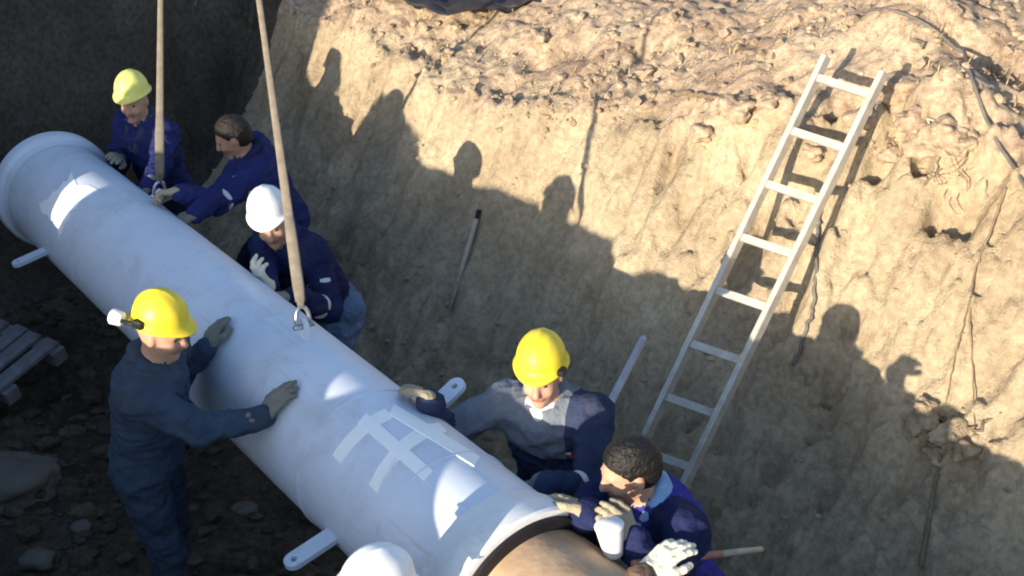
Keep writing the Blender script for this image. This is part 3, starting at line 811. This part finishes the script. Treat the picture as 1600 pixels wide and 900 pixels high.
def person(label, head, look, facing, spine, hands, mats, hat=None, hair=None, group=None, feet=None, scale=1.0, skin='skin', stripes=(), collar=None, bulk=1.0, res=.0095, open_front=None, roll=0.0, poles=None, floor=None, legs=None):
    J, T, B = mats                                            # jacket, trousers, sleeves(upper) material names
    head = A(head); sp = unit(spine); fw = A([facing[0], facing[1], 0.0]); fw = unit(fw - sp * (fw @ sp)); rt = np.cross(fw, sp)
    lk = unit(look); hr = unit(np.cross(lk, unit(sp * .4 + Z3 * .6))); hu = unit(np.cross(hr, lk))
    k = scale
    nb = head - hu * .085 * k - lk * .025 * k - sp * .085 * k  # base of the neck
    pel = nb - sp * .50 * k
    root = empty('person', A([pel[0], pel[1], 0]) if feet is None else A([feet[0][0], feet[0][1], 0]) * .5 + A([feet[1][0], feet[1][1], 0]) * .5)
    tag(root, label, 'person', group)
    SL = dict(skin=0, j=1, t=2, sl=3, st=4, lip=5, boot=6, in_=7)
    fd = Field(); R3 = lambda a, b, c: A([a, b, c])
    Rt = R3(rt, fw, sp); Rh = R3(hr, lk, hu)
    bk = bulk
    # head
    fd.ell(head + hu * .022 * k - lk * .012 * k, Rh, A([.076, .096, .098]) * k, 0, .02)
    fd.ell(head - hu * .035 * k + lk * .030 * k, Rh, A([.062, .062, .085]) * k, 0, .03)
    fd.cone(head - hu * .065 * k + lk * .02 * k, head - hu * .108 * k + lk * .062 * k, .050 * k, .026 * k, 0, .03)
    fd.ell(head + hu * .018 * k + lk * .078 * k, Rh, A([.050, .016, .012]) * k, 0, .015)
    fd.cone(head + lk * .088 * k + hu * .008 * k, head + lk * .110 * k - hu * .036 * k, .010 * k, .0155 * k, 0, .012)
    for s in (-1, 1):
        fd.cone(head + hr * s * .008 * k + lk * .098 * k - hu * .038 * k, head + hr * s * .014 * k + lk * .092 * k - hu * .040 * k, .010 * k, .008 * k, 0, .008)
        fd.ell(head + hr * s * .079 * k - lk * .008 * k - hu * .012 * k, R3(hr, unit(lk * .9 + hr * s * -.3), hu), A([.010, .020, .032]) * k, 0, .008)
        fd.ell(head + hr * s * .033 * k + lk * .098 * k - hu * .001 * k, Rh, A([.017, .014, .011]) * k, 0, .012, sub=True)
        fd.ell(head + hr * s * .040 * k + lk * .062 * k - hu * .038 * k, Rh, A([.022, .026, .020]) * k, 0, .02)
    fd.cone(head + hr * .020 * k + lk * .092 * k - hu * .066 * k, head - hr * .020 * k + lk * .092 * k - hu * .066 * k, .0085 * k, .0085 * k, 5, .010)
    # neck, trunk
    fd.cone(nb + sp * .0, head - hu * .06 * k - lk * .015 * k, .060 * k, .056 * k, 0, .03)
    ch = nb - sp * .165 * k
    fd.ell(ch, Rt, A([.188 * bk, .130 * bk, .205]) * k, 2 if legs == 2 else 1, .05)
    fd.ell(nb - sp * .10 * k - fw * (.0 if legs == 2 else .03) * k, Rt, A([.175 * bk, .128 * bk if legs == 2 else .105 * bk, .12]) * k, 1, .05)
    fd.ell(nb - sp * .33 * k, Rt, A([.162 * bk, .125 * bk, .19]) * k, 2 if legs == 2 else 1, .06)
    fd.ell(pel + sp * .01 * k, Rt, A([.172 * bk, .135 * bk, .145]) * k, 1 if legs is None else 2, .05)
    if open_front:
        fd.ell(nb - sp * .085 * k + fw * .085 * k, Rt, A([.040, .050, .10]) * k, 7, .01)
    # arms
    wr = []
    for i, s in enumerate((-1, 1)):                           # -1 = the person's left, +1 = right
        sh = nb - sp * .055 * k + rt * s * .175 * bk * k - fw * .0
        h = hands[i]
        wrist = A(h['wrist'])
        pole = A(h['pole']) if 'pole' in h else (-Z3 * 1.0 + rt * s * .7 - fw * .2)
        el = ik(sh, wrist, .295 * k, .265 * k, pole)
        fd.cone(nb - sp * .075 * k + rt * s * .08 * k, sh, .085 * k * bk, .078 * k * bk, 8 if (legs == 2 and s < 0) else 3, .04)
        fd.cone(sh, el, .070 * k * bk, .054 * k * bk, 8 if (legs == 2 and s < 0) else 3, .03)
        fd.cone(el, wrist - unit(wrist - el) * .015, .053 * k * bk, .042 * k * bk, 8 if legs == 2 else 3, .025)
        for (side, seg, t0, t1) in stripes:
            if side == s:
                a_, b_, ra, rb = (sh, el, .070, .054) if seg == 'upper' else (el, wrist, .053, .042)
                q0, q1 = a_ + (b_ - a_) * t0, a_ + (b_ - a_) * t1
                d0 = (ra + (rb - ra) * t0) * k * bk + .006; d1 = (ra + (rb - ra) * t1) * k * bk + .006
                mb = MB(); ax = unit(b_ - a_); u0 = unit(np.cross(ax, Z3 + A([.1, .2, 0]))); v0 = np.cross(ax, u0)
                rg = [[c_ + rr_ * (math.cos(2 * math.pi * q / 28) * u0 + math.sin(2 * math.pi * q / 28) * v0) for q in range(28)] for c_, rr_ in ((q0, d0 - .012), (q0, d0), ((q0 + q1) / 2, (d0 + d1) / 2 + .003), (q1, d1), (q1, d1 - .012))]
                mb.loft(rg, False).build('reflective_stripe', M['reflect'], root)
        wr.append((wrist, el, s, h))
    # legs
    fz = floor if floor is not None else None
    for i, s in enumerate((-1, 1)):
        hip = pel - sp * .04 * k + rt * s * .09 * k
        if feet is not None: ft = A([feet[i][0], feet[i][1]])
        else: ft = A([pel[0], pel[1]]) + rt[:2] * s * .13 + fw[:2] * (.06 * s)
        gz = ground_at(*ft) if fz is None else fz
        ank = A([ft[0], ft[1], gz + .09])
        kn = ik(hip, ank, .44 * k, .43 * k, fw + rt * s * .15)
        fd.cone(hip, kn, .100 * k * bk, .070 * k, 2, .04)
        fd.cone(kn, ank, .068 * k, .052 * k, 2, .03)
        fh = unit(A([fw[0], fw[1], 0]) + rt * s * .2); fh[2] = 0
        fd.cone(ank - Z3 * .035 - fh * .03, ank - Z3 * .052 + fh * .15, .045, .036, 6, .02)
    base = {0: M[skin], 1: M[J], 2: M[T], 3: M[B], 4: M['reflect'], 5: M['lip'], 6: M['boot'], 7: M['white_cloth'], 8: M[T]}
    build_field(fd, res, 'body', [base[i] for i in range(9)], root, (.012, (1, 2, 3, 8)), (lambda V, lb: np.where((lb == 8) & ((V - nb) @ rt > -.115 * k) & ((V - nb) @ rt < .03) & ((V - nb) @ sp > -.185 * k), 1, np.where((lb == 1) & ((V - nb) @ rt < -.115 * k), 8, np.where(np.isin(lb, (1, 2)), np.where((V - nb) @ sp > -.185 * k + .02 * np.sin(((V - nb) @ rt) * 9), 1, 2), lb)))) if legs == 2 else None)
    # eyes
    for s in (-1, 1):
        V, Fs = rock(1, .0105 * k, (1, 1, .8), 2, 0)
        mesh_np('eye', V + head + hr * s * .032 * k + lk * .077 * k - hu * .002 * k, Fs, M['eye'], root)
    if hair:
        hf = Field()
        hf.ell(head + hu * .026 * k - lk * .016 * k, Rh, A([.085, .104, .104]) * k, 0, .01)
        hf.ell(head - hu * .01 * k - lk * .05 * k, Rh, A([.080, .068, .085]) * k, 0, .03)
        hf.ell(head - hu * .045 * k + lk * .105 * k, Rh, A([.20, .100, .116]) * k, 0, .012, sub=True)
        for s in (-1, 1):
            hf.ell(head + hr * s * .085 * k - lk * .004 * k - hu * .020 * k, Rh, A([.030, .030, .040]) * k, 0, .01, sub=True)
        build_field(hf, .005, 'hair', [M[hair]], root, (.0022, (0,)), fq=4.0)
    if hat:
        hm = hat if isinstance(hat, str) else hat[0]
        tilt = .16
        hu2 = unit(hu * math.cos(tilt) - lk * math.sin(tilt) * -1 * .0 + lk * -.04); hl2 = unit(np.cross(hu2, hr))
        hard_hat(root, head + hu * .066 * k - lk * .010 * k, hr, hl2, hu2, M[hm], .93 * k)
    if collar:
        key = [(.018, .142, -.150), (.052, .112, -.075), (.080, .055, .000), (.080, -.005, .030), (.050, -.062, .045), (0, -.080, .050)]
        key = [(-a, b, c) for a, b, c in key] + [q for q in key[::-1]][1:]
        pts = []
        for q in range(len(key) - 1):
            for f_ in (0, .25, .5, .75): pts.append(A(key[q]) * (1 - f_) + A(key[q + 1]) * f_)
        pts.append(A(key[-1]))
        pts = [nb + (rt * q[0] + fw * q[1] + sp * q[2]) * k for q in pts]
        rads = [.012 + .012 * math.sin(math.pi * q / (len(pts) - 1)) ** .5 for q in range(len(pts))]
        MB().tube(pts, rads, 8, 1.6).build('collar', M[collar], root)
    for wrist, el, s, h in wr:
        if h.get('glove'):
            glove(root, wrist, h['f'], h['pn'], M[h['glove']], -s * h.get('flip', 1), h.get('curl', .35), h.get('cuff', .06), wrist - el, h.get('spread', .06))
    return root, dict(nb=nb, fw=fw, rt=rt, sp=sp, head=head, hr=hr, lk=lk, hu=hu, k=k, wr=wr, pel=pel)
def on_surface_hand(px, py, fpx, fpy, lift=.028, back=.10):
    """a hand resting on the pipe: palm middle at one photo position, fingers towards another"""
    t, a, p = pipe_t(px, py); t2, a2, p2 = pipe_t(fpx, fpy)
    n = pipe_nrm(a); f = unit(p2 - p); f = unit(f - n * (f @ n) * .8)
    return dict(wrist=p + n * (lift + .012) - f * .07, f=f, pn=-n)

mN = -N3
# man by the far flange
h1 = on_surface_hand(176, 254, 150, 262)
h1b = P(232, 292, 7.35)
w1 = person('worker in navy jacket and pale yellow helmet standing behind the far flange', P(209, 156, 7.72), unit(A([-.15, -.95, -.10])), mN + D3 * .25, Z3 * 1 + mN * .18,
            [dict(wrist=h1b, glove='glove_grey', f=unit(mN - Z3 * .4), pn=-Z3, curl=.6), dict(**h1, glove='glove_tan', curl=.3)],
            ('navy', 'trousers', 'navy'), hat='paleyellow', collar='slate', bulk=1.06)
# bare-headed man reaching for the left sling
gl = P(258, 300, 7.0)
w2 = person('bare-headed worker in navy overalls bending to reach the left sling', P(362, 212, 7.4), unit(-A([1, 0, 0]) * .9 - Z3 * .42 - A([0, .25, 0])), A([-.95, -.12]), Z3 * .92 + A([-.32, -.14, 0]),
            [dict(wrist=gl + A([.075, .0, .0]), glove='glove_tan', f=unit(A([-1, -.1, -.05])), pn=unit(A([0, -.6, -.8])), curl=.8, pole=A([.3, -.4, -1])),
             dict(wrist=P(305, 335, 6.95), glove='glove_grey', f=unit(A([-1, -.1, -.2])), pn=-Z3, curl=.6)],
            ('navy', 'trousers', 'navy'), hair='brown_hair', skin='skin_dark', stripes=((-1, 'upper', .80, .90), (-1, 'upper', .30, .37), (1, 'upper', .72, .82)), collar='navy2', bulk=1.08)
# white-helmeted man at the right sling
w3 = person('worker in white helmet and navy jacket behind the right sling, gloves raised to his chest', P(424, 345, 6.6), unit(A([.03, -.95, -.18])), mN + D3 * .15, Z3 * .88 + mN * .32 + A([-.12, 0, 0]),
            [dict(wrist=P(458, 462, 6.35), glove='glove_tan', f=unit(A([-1, -.3, .15])), pn=unit(A([0, -.3, -1])), curl=.7, pole=A([.6, -.2, -1])),
             dict(wrist=P(420, 446, 6.35), glove='glove_cream', f=unit(A([-.45, -.2, .9])), pn=unit(A([.6, .7, .1])), curl=.6, pole=A([-.7, .2, -.8]))],
            ('navy2', 'denim', 'navy2'), hat='white', collar='navy', stripes=((-1, 'upper', .50, .60), (-1, 'fore', .20, .32)), bulk=1.08, legs=1, scale=1.06)
# near man pushing the pipe
ha = on_surface_hand(440, 634, 462, 610); hb = on_surface_hand(340, 530, 352, 505)
w4 = person('worker in faded blue coveralls and yellow helmet pushing the pipe with both hands', P(252, 516, 5.13), unit(A([.93, -.22, -.22])), A([.95, -.10]), Z3 * .97 + A([.20, 0, 0]),
            [dict(**hb, glove='glove_grey', curl=.3, pole=A([0, .5, -1])), dict(**ha, glove='glove_grey', curl=.3, pole=A([.1, -.9, -.8]))],
            ('slate', 'slate', 'slate'), hat='yellow', collar='slate', bulk=1.08)
# man in the grey jacket
hc = on_surface_hand(650, 632, 630, 612, .045)
w5 = person('worker in grey jacket and yellow helmet standing beside the pipe near the ladder foot', P(846, 583, 5.05), unit(A([-.22, -.92, -.06])), A([-.38, -.9]), Z3 * .95 + mN * .20,
            [dict(wrist=P(845, 760, 4.85), glove='glove_grey', f=unit(A([-.8, -.5, -.1])), pn=-Z3, curl=.6, pole=A([.9, .1, -.7])),
             dict(**hc, glove='glove_tan', curl=.35, pole=A([-.1, .2, -1]))],
            ('grey', 'slate_dark', 'grey'), hat='yellow', collar='grey', bulk=1.12, legs=2, stripes=((-1, 'upper', .62, .74), (-1, 'fore', .25, .36)))
# dark-haired man at the joint
w6 = person('dark-haired worker in navy jacket with light blue collar crouching over the pipe joint', P(982, 732, 4.55), unit(A([-.93, -.30, -.30])), A([-.85, -.55]), Z3 * .88 + A([-.30, -.10, 0]),
            [dict(wrist=P(986, 836, 4.36), glove='glove_tan', f=unit(A([-.55, -.1, .62])), pn=unit(A([-.5, .6, -.3])), curl=.9, pole=A([.5, -.5, -1])),
             dict(wrist=on_pipe(PLEN + .10, .62, .40), glove='glove_tan', f=-AX, pn=-pipe_nrm(.62), curl=.25, cuff=.20, pole=A([-.3, .8, -.9]))],
            ('blue', 'trousers', 'navy2'), hair='hair', collar='sky_collar', bulk=1.08, scale=1.04)
# man at the bottom edge
w7 = person('worker seen only by his white helmet at the bottom edge beside the flange', P(587, 938, 4.0), unit(A([.75, .45, -.25])), A([.85, .40]), Z3,
            [dict(wrist=W(.85, -.50, 1.25), glove='glove_grey', f=unit(N3), pn=-Z3, curl=.5), dict(wrist=W(1.05, -.6, 1.2), glove='glove_grey', f=unit(N3), pn=-Z3, curl=.5)],
            ('slate', 'slate', 'slate'), hat='white', collar='slate', scale=1.08)

w8 = person('worker just below the bottom edge with one cream-gloved hand over the brown pipe', W(1.10, -.62, 1.60), unit(A([.8, .4, -.3])), A([.75, .65]), Z3 + A([.12, .08, 0]),
            [dict(wrist=P(1012, 893, 4.02), glove='glove_cream', f=unit(A([.75, .45, .45])), pn=unit(A([.3, .3, -1])), curl=.45, pole=A([-.2, .3, -1])),
             dict(wrist=W(1.35, -.55, 1.25), glove='glove_grey', f=unit(N3), pn=-Z3, curl=.5)],
            ('rust_cloth', 'trousers', 'rust_cloth'), hair='hair', collar='rust_cloth', bulk=1.05)
# headlamp on the near man's helmet, scarf and badge on the grey jacket, the cup
r_, q = w4; k_ = q['k']
lamp = MB().box(q['head'] + q['hr'] * .105 - q['lk'] * .055 + q['hu'] * .075, q['hr'], q['lk'], q['hu'], .014, .022, .018, .005).build('lamp_clip', M['black'], r_, smooth=False)
MB().tube([q['head'] + q['hr'] * .112 - q['lk'] * .05 + q['hu'] * .075, q['head'] + q['hr'] * .10 - q['lk'] * .13 + q['hu'] * .062], [.009, .009], 8).build('lamp_strap', M['black'], r_)
lc = q['head'] - q['lk'] * .160 + q['hr'] * .075 + q['hu'] * .05
MB().tube([lc + q['lk'] * .03, lc + q['lk'] * .022, lc - q['lk'] * .022, lc - q['lk'] * .03], [.020, .030, .034, .026], 20).build('headlamp', M['white'], r_)
r_, q = w5
def clean_panels(root, q):
    '''cut the jacket along the panel seams so that the colours meet in straight lines'''
    me = [c for c in root.children if c.name.startswith('body')][0].data
    import bmesh
    bm = bmesh.new(); bm.from_mesh(me); k = q['k']
    c1 = q['nb'] - q['rt'] * .115 * k; c2 = q['nb'] - q['sp'] * .185 * k
    for c, n in ((c1, q['rt']), (c2, q['sp'])):
        bmesh.ops.bisect_plane(bm, geom=bm.verts[:] + bm.edges[:] + bm.faces[:], plane_co=tuple(c), plane_no=tuple(n), dist=1e-5)
    for f in bm.faces:
        if f.material_index not in (1, 2, 8): continue
        v = A(f.calc_center_median()) - q['nb']; lat, h, fwd = v @ q['rt'], v @ q['sp'], v @ q['fw']
        if lat < -.115 * k and h > -.45: f.material_index = 8
        elif lat < .06 and h > -.185 * k: f.material_index = 1
        elif lat < .16 and -.45 < h <= -.185 * k and fwd < .2 * k and f.material_index == 1: f.material_index = 2
    bm.to_mesh(me); bm.free()
clean_panels(r_, q)
MB().box(q['head'] - q['hr'] * .098 + q['lk'] * .055 + q['hu'] * .062, q['hr'], q['lk'], q['hu'], .016, .024, .012, .004).build('lamp_clip', M['black'], r_, smooth=False)
fd = Field(); Rt = A([q['rt'], q['fw'], q['sp']])
fd.cone(q['nb'] + q['fw'] * .062 + q['sp'] * .01, q['nb'] + q['fw'] * .128 - q['sp'] * .15, .045, .012, 0, .01)
fd.cone(q['nb'] + q['rt'] * .05 + q['fw'] * .05 + q['sp'] * .02, q['nb'] - q['rt'] * .05 + q['fw'] * .05 + q['sp'] * .02, .03, .03, 0, .02)
build_field(fd, .006, 'scarf', [M['white_cloth']], r_)
bc = q['nb'] - q['rt'] * .105 + q['fw'] * .118 - q['sp'] * .165
bd = MB().box(bc, q['rt'], unit(q['sp'] * .95 - q['fw'] * .2), unit(q['fw'] - q['rt'] * .45), .030, .014, .014, .002).build('badge', M['red'], r_, smooth=False)
MB().box(bc + q['fw'] * .004 + q['sp'] * .010, q['rt'], unit(q['sp'] * .95 - q['fw'] * .2), unit(q['fw'] - q['rt'] * .45), .024, .004, .013, .001).build('badge_stripe', M['white_cloth'], bd, smooth=False)
cb = P(957, 856, 4.32)
cu = empty('paper_cup', cb); tag(cu, 'white cup held under the chin of the dark-haired worker', 'cup')
cax = unit(Z3 * .95 + A([-.15, .1, 0]))
MB().lathe(cb - cax * .03, cax, [(0, .0), (0, .030), (.004, .034), (.06, .042), (.118, .050), (.124, .050), (.121, .047), (.06, .039), (.02, .03)], 28).build('cup_body', M['white'], cu)
MB().lathe(cb - cax * .03, cax, [(.119, .051), (.126, .053), (.130, .050), (.132, .046), (.138, .044), (.138, 0)], 28).build('lid', M['white'], cu)

# ------------------------------------------------------------------ things lying on and hanging from the earth
def strand(name, px_pts, rads, m, label, cat, lift=.012, parent=None, seg=6, wig=.0, group=None):
    fine = []; fr = []
    for i in range(len(px_pts) - 1):
        for f_ in (0, .33, .67):
            fine.append((px_pts[i][0] * (1 - f_) + px_pts[i + 1][0] * f_, px_pts[i][1] * (1 - f_) + px_pts[i + 1][1] * f_)); fr.append(rads[i] * (1 - f_) + rads[i + 1] * f_)
    fine.append(px_pts[-1]); fr.append(rads[-1]); rads = fr
    pts = [hit(x, y, lift) for x, y in fine]
    for _ in range(2):
        pts = [pts[0]] + [np.maximum(.25 * pts[i - 1] + .5 * pts[i] + .25 * pts[i + 1], pts[i] - .006) for i in range(1, len(pts) - 1)] + [pts[-1]]
    out = []; rr = []
    for i in range(len(pts) - 1):
        for f_ in (0, .34, .67):
            p = pts[i] * (1 - f_) + pts[i + 1] * f_
            out.append(p + RNG.normal(0, wig, 3)); rr.append(rads[i] * (1 - f_) + rads[i + 1] * f_)
    out.append(pts[-1]); rr.append(rads[-1])
    o = MB().tube([p - out[0] for p in out], rr, seg).build(name, m)
    o.location = tuple(out[0])
    if label: tag(o, label, cat, group)
    return o
strand('hanging_root', [(1570, 300), (1548, 370), (1520, 430), (1512, 500), (1519, 590), (1521, 690)], [.007, .006, .005, .005, .004, .003], M['root'], 'long thin root hanging down the sunlit wall at the right', 'root', .015, wig=.002)
strand('hanging_root', [(1515, 470), (1498, 540), (1482, 600), (1476, 640)], [.004, .004, .003, .002], M['root'], 'shorter side root branching to the left of the long hanging root', 'root', .015, wig=.002)
strand('line', [(1322, 30), (1365, 20), (1415, 28), (1465, 58), (1505, 98), (1522, 150), (1538, 200), (1562, 245), (1600, 300)], [.010] * 9, M['dark_line'], 'dark grey line curving over the lip of the bank at the upper right', 'line', .022)  # thin dark grey tube laid along the lip
strand('line', [(1282, 318), (1276, 370), (1274, 430), (1270, 490), (1256, 540), (1238, 578)], [.010] * 6, M['dark_line'], 'dark line running down the wall just right of the ladder', 'line', .022, wig=.004)  # thin dark grey tube laid down the wall
strand('dark_stick', [(1466, 725), (1456, 780), (1447, 835), (1436, 897)], [.007, .010, .012, .013], M['root'], 'dark stick standing against the shaded wall at the lower right', 'stick', .03)
strand('fallen_branch', [(1056, 153), (1090, 152), (1130, 164)], [.016, .018, .010], M['root'], 'short dark branch lying on the bank left of the ladder top', 'branch', .02, wig=.008)
strand('fallen_branch', [(1395, 205), (1440, 222), (1490, 205)], [.010, .012, .006], M['handle'], 'pale twig caught in the broken lip right of the ladder', 'branch', .03, wig=.01)
strand('fallen_branch', [(1425, 665), (1470, 668), (1515, 690), (1560, 655)], [.006, .009, .009, .005], M['root'], 'crooked twig on the clump of clods low on the right wall', 'branch', .03, wig=.012)
for px, py, r, l in [(1388, 222, .10, 'dark tangle of roots in the hollow right of the ladder'), (1500, 270, .15, 'widest dark tangle of roots hanging in the lip at the right'),
                     (1478, 672, .07, 'tangle of roots over the clump of clods low on the right wall')]:
    c = hit(px, py, .0); mb = MB()
    for _ in range(44):
        p = c + A([RNG.normal(0, r * .55), RNG.normal(0, r * .3), RNG.normal(0, r * .35)]); d = unit(A([RNG.normal(0, .8), -.1 + RNG.normal(0, .25), -.9 + RNG.normal(0, .4)])); pts = [p]
        for _k in range(4):
            d = unit(d + RNG.normal(0, .45, 3)); p = p + d * r * .20; pts.append(p)
        w_ = RNG.uniform(.0015, .0042); mb.tube([q - c for q in pts], [w_, w_, w_ * .8, w_ * .6, w_ * .3], 5)
    o = mb.build('root_tangle', M['root']); o.location = tuple(c); tag(o, l, 'roots', kind='stuff')
tp = hit(765, -2)
V, Fs = rock(9, .42, (1.7, .8, .14), 5, .45); V = V + (A([0, 0, 1]) * (.045 * np.abs(noise3(V[:, 0] * 5, V[:, 1] * 5, V[:, 2] * 2)) + .02 * noise3(V[:, 0] * 14, V[:, 1] * 14, V[:, 2] * 2))[:, None])
o = mesh_np('dark_heap', V, Fs, M['heap']); o.location = tuple(tp + Z3 * .02); tag(o, 'crumpled dark heap lying on the bank at the top edge', 'heap')  # low flattened crumpled form in a dark colour

# clods: a few big ones are things, the litter of small ones is one mass
CLOD_L = ['clod wedged behind the right rail of the ladder near its top', 'clod right of the ladder top under the mound', 'clod above the dark hollow right of the ladder', 'clod between the ladder top and the dark hollow',
          'clod beside the pale twig right of the ladder', 'clod farthest right on the broken lip by the dark grey line', 'clod seen between the second and third ladder rungs', 'clod seen just under the second ladder rung',
          'clod below the dark hole right of the ladder', 'clod at the left of the clump low on the right wall', 'largest clod in the middle of the clump low on the right wall', 'lowest clod of the clump, above the dark stick',
          'clod at the right of the clump low on the right wall', 'small clod on top of the clump low on the right wall', 'clod by the end of the short dark branch left of the ladder', 'clod on the bank between the dark branch and the ladder',
          'clod on the lip of the cut below the dark branch', 'clod right of the dark heap on the bank', 'clod below the dark heap on the bank', 'clod on the open bank midway between dark heap and ladder']
big = [(1350, 190, .07), (1408, 150, .09), (1452, 240, .10), (1425, 195, .07), (1478, 215, .08), (1500, 235, .06), (1255, 205, .06), (1270, 245, .055), (1390, 255, .06),
       (1440, 675, .07), (1480, 690, .08), (1462, 720, .06), (1510, 715, .06), (1445, 640, .045), (1150, 180, .09), (1205, 165, .07), (1100, 215, .07), (845, 60, .07), (700, 90, .06), (1010, 120, .06)]
bank_px = {}
protos = []
for i, (x, y, r) in enumerate(big):
    V, Fs = rock(20 + i, r, (1.15, .95, .75), 4, .5); V = V * (1 - .10 * np.abs(noise3(V[:, 0] / r * 3.5 + i, V[:, 1] / r * 3.5, V[:, 2] / r * 3.5)) + .05 * noise3(V[:, 0] / r * 9, V[:, 1] / r * 9 + i, V[:, 2] / r * 9))[:, None]
    o = mesh_np('clod', V, Fs, M['bank_soil'] if y < 300 else M['wall_soil'], smooth=True)
    o.location = tuple(hit(x, y, r * .25)); o.rotation_euler = (0, 0, random.random() * 6)
    l = CLOD_L[i]
    tag(o, l, 'clod', {'t': 'clods on the top bank', 'r': 'clods right of the ladder', 'b': 'clods by the ladder top', 'w': 'clods low on the right wall'}['w' if y > 600 else 'r' if x > 1330 else 'b' if x > 1050 else 't'])
import bmesh as _bm
bm = _bm.new(); _bm.ops.create_icosphere(bm, subdivisions=1, radius=1)
IV = A([v.co[:] for v in bm.verts]); IF = A([[l.index for l in f.verts] for f in bm.faces]); bm.free()
NC = 6000
cs_ = RNG.uniform(-6.2, 2.4, NC * 3); cn_ = 1.6 + RNG.random(NC * 3) ** 1.1 * 6.0
qx = ORG[0] + DS[0] * cs_ + DN[0] * cn_; qy = ORG[1] + DS[1] * cs_ + DN[1] * cn_
qz = terrain_z(qx, qy)
crs_ = np.interp(cs_, [-9, -5.2, -4.2, -3.0, -2.0, -1.1, -.4, .6, 1.6, 4], [1.55, 1.45, 1.42, 1.48, 1.66, 1.98, 2.16, 2.16, 2.1, 2.1])
keep = (qz > crs_ - .10) & (-((qx + 3.52) * .80 - (qy - 7.0) * .60) < -.1) & (noise2(cs_ * 1.6, cn_ * 1.6, 5) > RNG.uniform(-1, .6, NC * 3))
sel = np.argwhere(keep)[:NC, 0]
rad = .008 + .034 * RNG.random(len(sel)) ** 3.4
Vc = []; Fc = []
for a, r in zip(sel, rad):
    k_ = 1 + RNG.uniform(-.3, .3, 12); th = RNG.random() * 6.28; c_, s_ = math.cos(th), math.sin(th)
    v = IV * k_[:, None] * A([1.2, .9, .75]) * r
    v = np.stack([v[:, 0] * c_ - v[:, 1] * s_, v[:, 0] * s_ + v[:, 1] * c_, v[:, 2]], 1) + A([qx[a], qy[a], qz[a] + r * .3])
    Fc.append(IF + 12 * len(Vc)); Vc.append(v)
o = mesh_np('loose_clods', np.concatenate(Vc), np.concatenate(Fc), M['bank_soil'], smooth=False); tag(o, 'loose crumbs of earth littering the top of the bank', 'soil', kind='stuff')
# dry grass stubble on the bank
NG = 2600; Vg = []; Fg = []
cand = np.argwhere((qz > crs_ + .02) & (noise2(cs_ * 1.1 + 7, cn_ * 1.1, 9) > .05))[:, 0]
for a in RNG.choice(cand, NG):
    p = A([qx[a], qy[a], qz[a] - .005]); L = RNG.uniform(.04, .13); th = RNG.random() * 6.28; ln = RNG.uniform(.3, 1.3)
    d = A([math.cos(th) * ln, math.sin(th) * ln, 1]); d = unit(d); w = unit(np.cross(d, Z3 + A([.1, 0, 0]))) * .0035
    b = len(Vg) ; m_ = p + d * L * .55; e_ = p + d * L + A([math.cos(th), math.sin(th), -.6]) * L * .25
    Vg += [p - w, p + w, m_ + w * .8, m_ - w * .8, e_ + w * .15, e_ - w * .15]; Fg += [(b, b + 1, b + 2, b + 3), (b + 3, b + 2, b + 4, b + 5)]
o = mesh_np('dry_grass', A(Vg), A(Fg), M['grass'], smooth=False); tag(o, 'dry grass stubble on the bank', 'grass', kind='stuff')

for i, (x, y, r, l) in enumerate([(62, 880, .085, 'pale stone near the bottom edge left of the near worker'), (128, 828, .05, 'small stone on the dark floor beside the near worker'), (385, 800, .06, 'stone on the dark floor under the pipe left of the bolt lug')]):
    V, Fs = rock(60 + i, r, (1.2, .9, .6), 3, .4)
    o = mesh_np('stone', V, Fs, M['stone']); o.location = tuple(hit(x, y, r * .2)); tag(o, l, 'stone')

# stones bedded in the cut face: one litter
NP_ = 900; ss = RNG.uniform(-4.6, 2.3, NP_); nn2 = RNG.uniform(1.0, 2.75, NP_)
px_ = ORG[0] + DS[0] * ss + DN[0] * nn2; py_ = ORG[1] + DS[1] * ss + DN[1] * nn2; pz_ = terrain_z(px_, py_)
Vc = []; Fc = []
for a in range(NP_):
    r = .007 + .022 * RNG.random() ** 3
    Fc.append(IF + 12 * len(Vc)); Vc.append(IV * (1 + RNG.uniform(-.3, .3, 12))[:, None] * A([1.2, .9, .8]) * r + A([px_[a], py_[a], pz_[a]]))
o = mesh_np('embedded_stones', np.concatenate(Vc), np.concatenate(Fc), M['wall_soil'], smooth=False); tag(o, 'small stones bedded in the cut face', 'stones', kind='stuff')

# rubble on the trench floor: one litter
NR = 2600; ss = RNG.uniform(-5.0, 1.5, NR); nn2 = RNG.uniform(-1.4, 1.15, NR)
px_ = ORG[0] + DS[0] * ss + DN[0] * nn2; py_ = ORG[1] + DS[1] * ss + DN[1] * nn2; pz_ = terrain_z(px_, py_)
Vc = []; Fc = []
for a in range(NR):
    r = .012 + .055 * RNG.random() ** 3.5
    Fc.append(IF + 12 * len(Vc)); Vc.append(IV * (1 + RNG.uniform(-.35, .35, 12))[:, None] * A([1.2, .9, .7]) * r + A([px_[a], py_[a], pz_[a] + r * .25]))
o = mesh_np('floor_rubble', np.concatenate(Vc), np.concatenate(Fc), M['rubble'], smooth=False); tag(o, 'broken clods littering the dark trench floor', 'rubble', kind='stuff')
